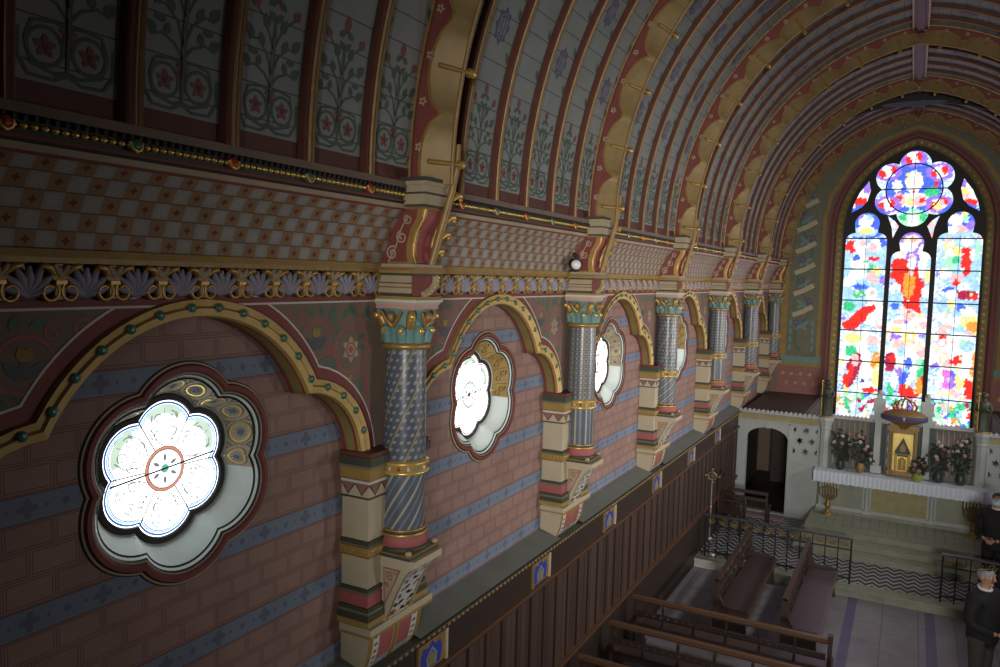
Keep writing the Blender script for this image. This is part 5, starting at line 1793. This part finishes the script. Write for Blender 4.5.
t = thing('canopy', 'round gold canopy with violet rim and beaded crown above the gold tabernacle', 'canopy', (XM + .05, YN - .10, 2.46))
b = MB()
b.lathe([(.05, -.10), (.12, -.02), (.30, .05), (.40, .08), (.415, .10)], (0, 0, 0), 'gold_dull', 40, True, True, 1, .62)
b.build('bowl', t)
b = MB()
b.lathe([(.415, .095), (.425, .11), (.425, .17), (.415, .185)], (0, 0, 0), 'violet_cloth', 40, True, True, 1, .62)
d = Dec(lambda s, q, l: (s, -.27 - l, q), b)
d.ribbon([(0, .10), (0, .18)], .018, 'white')
d.ribbon([(-.025, .152), (.025, .152)], .014, 'white', .001)
b.build('rim', t)
b = MB()
b.lathe([(.40, .185), (.36, .23), (.26, .28), (.14, .31), (.05, .32)], (0, 0, 0), 'gold_dull', 36, True, True, 1, .62)
b.build('dome', t)
b = MB()
for i in range(14):
    a = 2 * pi * i / 14
    b.tube([(.20 * cos(a), .13 * sin(a), .28), (.23 * cos(a), .15 * sin(a), .36), (.17 * cos(a), .11 * sin(a), .44)], .012, 'gem_red', 6)
    b.ball((.23 * cos(a), .15 * sin(a), .37), .024, 'gem_red' if i % 2 else 'white', 8, 6)
    b.ball((.17 * cos(a), .11 * sin(a), .45), .020, 'gold', 8, 6)
for i in range(7):
    a = 2 * pi * i / 7
    b.tube([(.16 * cos(a), .10 * sin(a), .44), (.08 * cos(a), .05 * sin(a), .50), (0, 0, .52)], .012, 'gem_red', 6)
b.ball((0, 0, .545), .03, 'gold', 10, 7)
b.build('crown', t)

# ------------------------------------------------------------------ altar
t = thing('altar', 'pale marble altar with ochre front panels on the stepped platform', 'altar', (XM + .05, 17.18, .48))
b = MB()
b.box(-1.48, 1.48, .02, .24, 0, .80, 'marble')
b.box(-1.55, 1.55, -.03, .26, 0, .07, 'marble_green')
b.box(-1.52, 1.52, -.01, .25, .07, .11, 'marble')
b.build('body', t)
for x0, x1, m in ((-1.40, -.66, 'marble_green'), (-.50, .50, 'marble_ochre'), (.66, 1.40, 'marble_green')):
    b = MB()
    b.box(x0, x1, .005, .02, .14, .74, m)
    b.box(x0 - .03, x1 + .03, -.0, .022, .11, .14, 'marble')
    b.box(x0 - .03, x1 + .03, -.0, .022, .74, .77, 'marble')
    b.build('front_panel', t)
for x in (-.58, .58, -1.46, 1.46):
    b = MB()
    b.box(x - .07, x + .07, -.05, .04, .07, .14, 'marble')
    b.lathe([(.05, .14), (.04, .18), (.04, .66), (.05, .70), (.06, .76), (.06, .80)], (x, -.01, 0), 'marble', 12)
    b.build('colonnette', t)
b = MB()
b.box(-1.57, 1.57, -.20, .26, .80, .885, 'marble')
b.build('table_top', t)
cl_ = MB()
n_ = 160
top_, low = [], []
for i in range(n_ + 1):
    x = -1.60 + 3.2 * i / n_
    top_.append((x, -.225, .897))
    low.append((x, -.232 - .012 * sin(i * 1.57), .66 + .012 * abs(sin(i * .39))))
cl_.box(-1.60, 1.60, -.225, .24, .886, .898, 'linen')
cl_.add(top_ + low, [(i, i + 1, n_ + 2 + i, n_ + 1 + i) for i in range(n_)], 'linen', True)
for sx in (-1, 1):
    cl_.add([(sx * 1.60, -.225, .897), (sx * 1.60, .24, .897), (sx * 1.605, .24, .68), (sx * 1.605, -.23, .68)], [(0, 1, 2, 3)], 'linen')
o = cl_.build('altar_cloth', None, (XM + .05, 17.18, .482))
tag(o, 'white lace-edged cloth hanging over the front of the altar', 'altar cloth', None, 'thing')

# flower arrangements on the altar
def bouquet(name, label, cat, x, y, z0, h, w_, pot, petals, seed, spiky=False, group=None):
    r = random.Random(seed)
    t = thing(name, label, cat, (x, y, z0), 0, group)
    b = MB()
    b.lathe([(.05, 0), (.075, .02), (.085, .10), (.07, .17), (.06, .19), (.07, .21)], (0, 0, 0), pot, 14)
    b.build('vase', t)
    b, fl = MB(), MB()
    for i in range(34):
        a, q = r.uniform(0, 2 * pi), r.uniform(.15, 1)
        hx, hy = cos(a) * w_ * q * .5, sin(a) * w_ * .28 * q
        hz = h * (r.uniform(.55, 1.0) - .25 * q * q)
        b.tube([(0, 0, .18), (hx * .5, hy * .5, .18 + (hz - .18) * .6), (hx, hy, hz)], [.007, .006, .004], 'leaf', 5)
        for j in range(5):
            f = r.uniform(.35, 1)
            px, py, pz = hx * f, hy * f, .18 + (hz - .18) * f
            an = r.uniform(0, 2 * pi)
            ln = r.uniform(.08, .15)
            dx, dz = cos(an) * ln, sin(an) * ln
            b.add([(px, py, pz), (px + dx * .5 - dz * .25, py - .02, pz + dz * .5 + dx * .25), (px + dx, py - .035, pz + dz), (px + dx * .5 + dz * .25, py - .015, pz + dz * .5 - dx * .25)], [(0, 1, 2, 3)], 'leaf')
        if i % 3 == 0:
            m = r.choice(petals)
            for j in range(5):
                fl.ball((hx + .022 * cos(j * 1.257), hy - .012, hz + .022 * sin(j * 1.257)), (.019, .012, .019), m, 7, 5)
            fl.ball((hx, hy - .022, hz), .012, 'gold_dull', 6, 4)
    b.build('foliage', t)
    fl.build('blossom', t)
    return t
G_ = 'flower arrangements on the altar'
bouquet('flower_arrangement', 'tall dark arrangement with white flowers at the far left end of the altar', 'flowers', -1.12, 17.28, 1.385, .92, .34, 'marble_dark', ['petal_white', 'petal_white', 'petal_pink'], 1, group=G_)
bouquet('flower_arrangement', 'dark arrangement with orange and pink flowers beside the left white pillar', 'flowers', -.74, 17.22, 1.385, .86, .38, 'gold_dull', ['petal_orange', 'petal_pink', 'petal_red', 'petal_white'], 2, group=G_)
bouquet('flower_arrangement', 'dark arrangement with white flowers beside the right white pillar', 'flowers', .66, 17.24, 1.385, .84, .36, 'marble_dark', ['petal_white', 'petal_pink', 'petal_red'], 3, group=G_)
bouquet('flower_arrangement', 'tall dark leafy arrangement at the right end of the altar', 'flowers', 1.04, 17.26, 1.385, .92, .36, 'marble_dark', ['petal_white', 'petal_pink'], 4, group=G_)
bouquet('flower_vase', 'small yellow-green vase of red flowers in front of the right pillar', 'flowers', .30, 17.10, 1.385, .44, .24, 'vase_green', ['petal_red', 'petal_pink', 'petal_orange'], 5)

# candelabra on the platform
def candelabrum(label, x, y, z0):
    t = thing('candelabrum', label, 'candelabrum', (x, y, z0), 0, 'candelabra in front of the altar')
    b = MB()
    b.lathe([(.11, 0), (.11, .02), (.09, .04), (.05, .07), (.035, .12), (.055, .16), (.06, .20), (.03, .26), (.02, .34), (.035, .36), (.02, .40)], (0, 0, 0), 'brass', 16)
    b.build('base', t)
    for i in range(7):
        b = MB()
        q = (i - 3) / 3.0
        x1, h = q * .17, .60 - abs(q) * .06
        b.tube([(0, 0, .30), (x1 * .5, -.01, .31 + .02 * abs(q)), (x1 * .95, -.02, .40), (x1, -.02, h)], .013, 'brass', 7)
        b.lathe([(.012, h - .02), (.03, h), (.03, h + .012)], (x1, -.02, 0), 'brass', 10)
        arm = b.build('arm', t)
        b = MB()
        b.tube([(x1, -.02, h + .01), (x1, -.02, h + .13)], .011, 'cream', 8)
        b.build('candle', arm)
    return t
candelabrum('gold branched candelabrum on the platform at the left front of the altar', -1.29, 16.98, .482)
candelabrum('dim branched candelabrum at the right front of the altar, near the masked person', 1.28, 16.90, .482)

# statues on the pedestal shafts
def statue(label, x, y, z0):
    t = thing('statue', label, 'statue', (x, y, z0), 0, 'statues flanking the altar window')
    b = MB()
    pr = [(.12, 0), (.125, .02), (.115, .05), (.10, .15), (.092, .30), (.098, .42), (.11, .50), (.105, .56), (.07, .60), (.04, .62), (.035, .645), (.055, .67), (.062, .705), (.055, .74), (.03, .765), (.01, .77)]
    k = 20
    vs, n_ = [], 20
    for r_, zz in pr:
        for i in range(n_):
            a = 2 * pi * i / n_
            rr_ = r_ * (1 + (.10 * sin(5 * a + zz * 3) if .03 < zz < .45 else 0))
            vs.append((rr_ * cos(a), rr_ * .8 * sin(a), zz))
    b.add(vs, [(j * n_ + i, j * n_ + (i + 1) % n_, (j + 1) * n_ + (i + 1) % n_, (j + 1) * n_ + i) for j in range(len(pr) - 1) for i in range(n_)] + [tuple(range(n_))[::-1], tuple(range(len(vs) - n_, len(vs)))], 'bronze_green', True)
    for sg in (-1, 1):
        b.tube([(sg * .095, 0, .54), (sg * .12, -.04, .43), (sg * .05, -.11, .42), (sg * .01, -.12, .47)], [.036, .034, .028, .02], 'bronze_green', 8)
    b.build('robed_figure', t)
    b = MB()
    b.lathe([(.14, -.02), (.14, .0), (.13, .015)], (0, 0, 0), 'gold_dull', 18)
    b.build('plinth', t)
    b = MB()
    b.tube([(-.10, -.08, .02), (-.10, -.08, .72)], .013, 'gold', 7)
    b.ball((-.10, -.08, .74), .028, 'gold', 8, 6)
    b.build('staff', t)
    return t
statue('dark green robed statue with gold staff on the left pedestal beside the altar window', XM - 1.40, YN - .02, 2.46)
statue('dark robed statue on the right pedestal beside the altar window', XM + 1.40, YN - .02, 2.46)

# ------------------------------------------------------------------ communion rails
def rail(label, x0, x1, y, z0):
    t = thing('communion_rail', label, 'railing', (x0, y, z0), 0, 'wrought iron communion rails')
    L = x1 - x0
    H = .80
    b = MB()
    b.box(-.02, L + .02, -.045, .045, H - .03, H, 'iron_top')
    b.build('handrail', t)
    b = MB()
    b.box(0, L, -.012, .012, .09, .115, 'iron')
    b.box(0, L, -.012, .012, H - .22, H - .20, 'iron')
    b.build('bottom_bar', t)
    n_ = max(3, int(round(L / .20)))
    for i in range(n_ + 1):
        x = L * i / n_
        b = MB()
        e = i in (0, n_)
        b.tube([(x, 0, 0), (x, 0, H - .03)], .016 if e else .010, 'iron', 7)
        b.ball((x, 0, .30), .022, 'iron', 8, 6)
        b.build('post' if e else 'bar', t)
    for i in range(n_):
        x = L * (i + .5) / n_
        b = MB()
        for sg in (-1, 1):
            b.tube([(x + sg * (.012 + .034 * sin(q) * (1 - q / 7)), -.006, H - .115 + .058 * cos(q) * (1 - q / 9)) for q in frange(0, 5.6, 14)], .009, 'brass', 6)
            b.tube([(x + sg * .01, 0, H - .17), (x + sg * .05, 0, H - .15), (x + sg * .075, 0, H - .08)], .007, 'brass', 6)
        b.ball((x, -.012, H - .12), (.016, .012, .024), 'brass', 8, 6)
        b.build('ornament', t)
    return t
rail('black iron communion rail with gold ornaments on the left, in front of the doorway', -3.10, -.66, 14.02, .161)
rail('black iron communion rail at the right, partly hidden by two people', .68, 3.0, 14.02, .161)

# processional staff by the left end of the rail
t = thing('processional_staff', 'slender silver staff with a leafy head at the left end of the communion rail', 'staff', (-3.06, 14.16, .161))
b = MB()
b.lathe([(.13, 0), (.13, .02), (.05, .04), (.02, .10), (.015, .12)], (0, 0, 0), 'silver', 16)
b.build('foot', t)
b = MB()
b.tube([(0, 0, .08), (0, 0, 1.34)], .013, 'silver', 8)
b.ball((0, 0, .9), .024, 'silver', 8, 6)
b.build('pole', t)
b = MB()
b.ball((0, 0, 1.36), .032, 'brass', 10, 7)
for a in (0, pi / 2, pi, 3 * pi / 2):
    c_, s_ = cos(a), sin(a)
    b.tube([(0, 0, 1.48), (c_ * .05, 0, 1.48 + s_ * .05), (c_ * .11, 0, 1.48 + s_ * .11)], [.014, .012, .02], 'brass', 7)
    b.ball((c_ * .125, 0, 1.48 + s_ * .125), .026, 'brass', 8, 6)
b.tube([(.075 * cos(q), 0, 1.48 + .075 * sin(q)) for q in frange(0, 2 * pi, 18)], .009, 'silver', 6)
b.build('head', t)
t = thing('knob_lamp', 'tiny round white lamp low on the silver staff beside the wainscot', 'lamp', (-3.03, 14.06, .161))
b = MB()
b.lathe([(.05, 0), (.05, .012), (.012, .02), (.012, .30)], (0, 0, 0), 'iron', 12)
b.build('stand', t)
b = MB()
b.ball((0, 0, .33), .032, 'white', 12, 8)
b.build('globe', t)

# bench and chair beyond the rail
t = thing('bench', 'low dark wooden bench with two-rail back near the side doorway', 'bench', (-2.72, 16.35, .161))
for sx in (-.34, .34):
    for sy in (-.16, .18):
        b = MB()
        b.box(sx - .022, sx + .022, sy - .022, sy + .022, 0, .78 if sy < 0 else .43, 'wood_dark')
        b.build('leg', t)
b = MB()
b.box(-.38, .38, -.2, .22, .43, .46, 'wood_dark')
b.build('seat', t)
for zz in (.58, .72):
    b = MB()
    b.box(-.36, .36, -.185, -.15, zz, zz + .07, 'wood')
    b.build('back_rail', t)
t = thing('chair', 'tall-backed brown wooden chair against the wainscot beyond the rail', 'chair', (-2.98, 15.75, .161), -pi / 2)
b = MB()
b.box(-.24, .24, -.24, .24, .42, .46, 'wood')
b.build('seat', t)
b = MB()
b.box(-.24, .24, -.25, -.21, .46, 1.12, 'wood')
b.tube([(-.22, -.23, 1.12), (0, -.23, 1.2), (.22, -.23, 1.12)], .03, 'wood_dark', 8)
b.build('backrest', t)
for sx in (-.21, .21):
    for sy in (-.21, .21):
        b = MB()
        b.box(sx - .025, sx + .025, sy - .025, sy + .025, 0, .42, 'wood_dark')
        b.build('leg', t)
for sx in (-.23, .23):
    b = MB()
    b.tube([(sx, -.22, .68), (sx, .15, .68), (sx, .22, .62), (sx, .21, .44)], .022, 'wood_dark', 7)
    b.build('armrest', t)

# ------------------------------------------------------------------ pews
def pew(label, x0, x1, y, group):
    t = thing('pew', label, 'pew', (x0, y, 0), 0, group)
    L = x1 - x0
    b = MB()
    b.box(0, L, -.035, .03, .855, .90, 'wood_rail')
    b.box(.02, L - .02, -.02, .02, .83, .856, 'wood')
    b.build('top_rail', t)
    for x in (0.02, L - .04):
        b = MB()
        b.prism([(-.04, 0), (.46, 0), (.46, .08), (.40, .14), (.42, .36), (.46, .44), (.40, .50), (.14, .50), (.05, .62), (.035, .86), (-.04, .86)], 'x', x, x + .05, 'wood')
        if x > 1:
            b.box(x - .005, x + .055, -.05, .04, .86, .95, 'wood_dark')
        b.build('end_panel', t)
    b = MB()
    plate([[(.06, .62), (L - .06, .62), (L - .06, .70), (.06, .70)]] + [[(x + .02 * cos(q), .66 + .02 * sin(q)) for q in frange(0, 2 * pi, 10)[:-1]] for x in [.2 + .10 * i for i in range(int((L - .35) / .10))]], -.012, .012, 'wood_dark', b)
    b.build('pierced_rail', t)
    n_ = 6
    for i in range(1, n_):
        x = L * i / n_
        b = MB()
        b.tube([(x, 0, .70), (x, 0, .75), (x, 0, .80), (x, 0, .835)], [.012, .022, .016, .012], 'wood_dark', 8)
        b.tube([(x, 0, .45), (x, 0, .52), (x, 0, .58), (x, 0, .62)], [.014, .022, .016, .012], 'wood_dark', 8)
        b.build('baluster', t)
    b = MB()
    b.box(.03, L - .03, .03, .43, .42, .455, 'plank')
    b.box(.03, L - .03, -.015, .02, .42, .52, 'wood_dark')
    b.build('seat', t)
    b = MB()
    b.box(.05, L - .05, -.34, -.16, .17, .20, 'wood')
    b.box(.3, .34, -.32, -.18, 0, .17, 'wood_dark')
    b.box(L - .34, L - .3, -.32, -.18, 0, .17, 'wood_dark')
    b.build('kneeler', t)
    return t
pew('brown pew across the nave, topmost of three, with a small post at its right end', -3.14, -.62, 9.95, 'pews across the nave')
pew('brown pew across the nave, middle one of the three rows', -3.14, -.50, 9.02, 'pews across the nave')
pew('brown pew across the nave, bottom one of three, only its left end visible', -3.14, -.40, 8.0, 'pews across the nave')

def side_pew(label, x, y0, y1):
    t = thing('side_pew', label, 'pew', (x, y0, 0), 0, 'pews along the nave')
    L = y1 - y0
    b = MB()
    b.box(-.03, .03, 0, L, .86, .90, 'wood')
    b.box(.018, .034, 0, L, .855, .87, 'wood_rail')
    b.build('top_rail', t)
    b = MB()
    b.box(-.018, .018, .05, L - .05, .66, .72, 'wood')
    b.box(-.012, .012, .05, L - .05, .52, .56, 'wood_dark')
    b.build('back_rail', t)
    for y in (0, L - .05):
        b = MB()
        b.prism([(-.04, 0), (.46, 0), (.44, .10), (.42, .36), (.46, .43), (.40, .49), (.12, .50), (.05, .62), (.035, .88), (-.04, .88)], 'y', y, y + .05, 'wood')
        b.build('end_panel', t)
    for i in range(1, 8):
        b = MB()
        y = L * i / 8
        b.tube([(0, y, .45), (0, y, .55), (0, y, .62), (0, y, .70), (0, y, .78), (0, y, .865)], [.013, .02, .014, .014, .02, .013], 'wood_dark', 7)
        b.build('baluster', t)
    b = MB()
    b.box(.02, .46, .03, L - .03, .42, .455, 'plank')
    b.box(.455, .475, .03, L - .03, .415, .458, 'wood_rail')
    b.build('seat', t)
    return t
side_pew('dark pew running along the nave, nearer the wainscot, facing right', -2.27, 11.15, 13.75)
side_pew('dark pew running along the nave, nearer the aisle, facing right', -1.30, 10.95, 13.75)
# ------------------------------------------------------------------ people
def skin_mesh(nodes, edges, sub=2):
    """grow one continuous surface over a skeleton of (point, radius)"""
    me = bpy.data.meshes.new('body')
    bm = bmesh.new()
    lay = bm.verts.layers.skin.verify()
    vs = []
    for i, (p, r) in enumerate(nodes):
        v = bm.verts.new(p)
        rx, ry = r if isinstance(r, tuple) else (r, r)
        v[lay].radius = (rx, ry)
        v[lay].use_root = i == 0
        vs.append(v)
    for a, c in edges:
        bm.edges.new((vs[a], vs[c]))
    bm.to_mesh(me)
    bm.free()
    o = bpy.data.objects.new('body', me)
    C.objects.link(o)
    o.modifiers.new('skin', 'SKIN').use_smooth_shade = True
    s_ = o.modifiers.new('sub', 'SUBSURF')
    s_.levels = s_.render_levels = sub
    dg = bpy.context.evaluated_depsgraph_get()
    out = bpy.data.meshes.new_from_object(o.evaluated_get(dg))
    r = ([tuple(v.co) for v in out.vertices], [tuple(p.vertices) for p in out.polygons])
    bpy.data.objects.remove(o)
    bpy.data.meshes.remove(me)
    bpy.data.meshes.remove(out)
    return r
def chain(pts, rad, m, mb, sub=1):
    v, f = skin_mesh(list(zip(pts, rad)), [(i, i + 1) for i in range(len(pts) - 1)], sub)
    mb.add(v, f, m, True)

def make_person(label, loc, rz, hair, bald, masked, trousers, nod=0.0):
    t = thing('person', label, 'person', loc, rz)
    # local frame: facing -y, feet on z = 0
    hip, knee, ank = .93, .50, .09
    N_ = [((0, 0, .98), .085), ((0, 0, 1.12), .09), ((0, 0, 1.28), .095), ((0, .005, 1.39), .075), ((0, 0, 1.475), .058), ((0, -.005, 1.53), .055),
          ((0, -.012, 1.585), .074), ((0, -.006, 1.645), .088), ((0, .0, 1.70), .066)]
    E_ = [(i, i + 1) for i in range(8)]
    def add(p, r, a):
        N_.append((p, r))
        E_.append((a, len(N_) - 1))
        return len(N_) - 1
    hands = {}
    for sg in (-1, 1):
        a = add((sg * .09, 0, .90), .075, 0)
        a = add((sg * .10, -.01, knee), .060, a)
        a = add((sg * .105, .02, .28), .055, a)
        a = add((sg * .11, .02, ank), .038, a)
        a = add((sg * .12, -.10, .04), .034, a)
        a = add((sg * .17, .01, 1.39), .062, 3)
        a = add((sg * .215, .03, 1.25), .050, a)
        a = add((sg * .23, .02, 1.08), .042, a)
        a = add((sg * .15, -.16, 1.00), .034, a)
        a = add((sg * .075, -.22, .985), .027, a)
        hands[sg] = (sg * .05, -.235, .98)
    v, f = skin_mesh(N_, E_, 2)
    b = MB()
    b.add(v, f, 'skin', True)
    # hands clasped in front: palms, four bent fingers each, and thumbs
    for sg in (-1, 1):
        hx, hy, hz = hands[sg]
        chain([(sg * .075, -.22, .985), (hx, hy, hz), (sg * .015, -.25, .965)], [.026, .030, .026], 'skin', b)
        for i in range(4):
            zz = hz + .022 - .018 * i
            ln = (.9, 1.0, .96, .75)[i]
            chain([(sg * .02, -.252, zz - .01), (-sg * .012 * ln, -.272, zz - .012), (-sg * .040 * ln, -.262, zz - .016), (-sg * .055 * ln, -.238, zz - .02)], [.0095, .009, .0085, .007], 'skin', b)
        chain([(sg * .055, -.235, 1.0), (sg * .035, -.252, 1.022), (sg * .01, -.262, 1.03)], [.011, .010, .008], 'skin', b)
    # face: nose, brow, eyes, mouth, ears
    b.tube([(0, -.088, 1.665), (0, -.104, 1.635), (0, -.112, 1.612), (0, -.09, 1.602)], [.010, .012, .017, .012], 'skin', 8)
    for sg in (-1, 1):
        b.ball((sg * .034, -.080, 1.648), (.017, .012, .011), 'white', 10, 7)
        b.ball((sg * .034, -.090, 1.648), (.007, .005, .007), 'black', 8, 6)
        b.tube([(sg * .014, -.092, 1.668), (sg * .036, -.090, 1.674), (sg * .056, -.074, 1.666)], [.006, .008, .005], hair, 6)
        b.ball((sg * .089, .0, 1.635), (.012, .024, .034), 'skin', 10, 7)
        b.ball((sg * .045, -.068, 1.612), (.024, .018, .02), 'skin', 8, 6)
    b.tube([(-.026, -.080, 1.575), (0, -.088, 1.577), (.026, -.080, 1.575)], [.005, .008, .005], 'lip', 7)
    b.ball((0, -.070, 1.545), (.03, .024, .022), 'skin', 10, 7)
    o = b.build('body', t)
    # hair
    b = MB()
    pr = []
    for i in range(24):
        a = 2 * pi * i / 24
        back = .5 + .5 * sin(a)
        for j in range(8):
            e = (1.0 if not bald else .62) * j / 7 * (pi / 2)
            low = -.25 - 1.05 * back
            el = low + (e / (pi / 2)) * (pi / 2 - low)
            pr.append((.098 * cos(a) * cos(el), .006 + .104 * sin(a) * cos(el), 1.652 + .090 * sin(el)))
    b.add(pr, [(i * 8 + j, ((i + 1) % 24) * 8 + j, ((i + 1) % 24) * 8 + j + 1, i * 8 + j + 1) for i in range(24) for j in range(7)
               if not (j < 3 and sin(2 * pi * (i + .5) / 24) < -.45)], hair, True)
    b.build('hair', t)
    # jacket
    J = [((0, 0, .74), .19), ((0, 0, .88), .195), ((0, 0, 1.05), .185), ((0, 0, 1.25), .195), ((0, .005, 1.38), .165), ((0, 0, 1.47), .085)]
    JE = [(0, 1), (1, 2), (2, 3), (3, 4), (4, 5)]
    for sg in (-1, 1):
        k = len(J)
        J += [((sg * .185, .01, 1.375), .105), ((sg * .235, .03, 1.25), .085), ((sg * .255, .02, 1.07), .072), ((sg * .16, -.16, 1.0), .056), ((sg * .11, -.195, .993), .050)]
        JE += [(4, k)] + [(k + i, k + i + 1) for i in range(4)]
    v, f = skin_mesh(J, JE, 2)
    b = MB()
    b.add(v, f, 'cloth_black', True)
    b.build('jacket', t)
    b = MB()
    b.tube([(.074 * cos(a), .004 + .070 * sin(a), 1.485 + .012 * sin(a)) for a in frange(0, 2 * pi, 20)], .017, 'collar', 7)
    b.build('collar', t)
    T_ = [((0, 0, .95), .15)]
    TE = []
    for sg in (-1, 1):
        k = len(T_)
        T_ += [((sg * .10, 0, .82), .115), ((sg * .10, -.01, knee), .085), ((sg * .105, .01, .25), .075), ((sg * .11, .015, .09), .072)]
        TE += [(0, k), (k, k + 1), (k + 1, k + 2), (k + 2, k + 3)]
    v, f = skin_mesh(T_, TE, 2)
    b = MB()
    b.add(v, f, trousers, True)
    b.build('trousers', t)
    for sg in (-1, 1):
        b = MB()
        chain([(sg * .11, .06, .045), (sg * .115, -.03, .05), (sg * .125, -.15, .035)], [.045, .048, .036], 'shoe', b, 2)
        b.build('shoe', t)
    if masked:
        b = MB()
        rows = []
        for j in range(5):
            zz = 1.545 + .085 * j / 4
            for i in range(9):
                a = -pi / 2 + (i - 4) / 4 * 1.25
                rr = .096 + (.018 * cos((i - 4) / 4 * 1.4) if True else 0) * sin(pi * (j + .6) / 5)
                rows.append((rr * .92 * cos(a), -.004 + rr * sin(a), zz))
        b.add(rows, [(j * 9 + i, j * 9 + i + 1, (j + 1) * 9 + i + 1, (j + 1) * 9 + i) for j in range(4) for i in range(8)], 'mask_blue', True)
        for sg in (-1, 1):
            b.tube([(sg * .055, -.075, 1.62), (sg * .085, -.03, 1.64), (sg * .092, .012, 1.655)], .003, 'mask_blue', 5)
        b.build('face_mask', t)
    return t
make_person('grey-haired person in black jacket, hands clasped, standing in the aisle at right edge', (1.02, 11.15, .0), 1.0, 'hair_grey', True, False, 'cloth_grey')
make_person('dark-haired person in black with a pale blue face mask, beyond the right rail', (1.44, 14.75, .161), -.45, 'hair_dark', False, True, 'cloth_black')
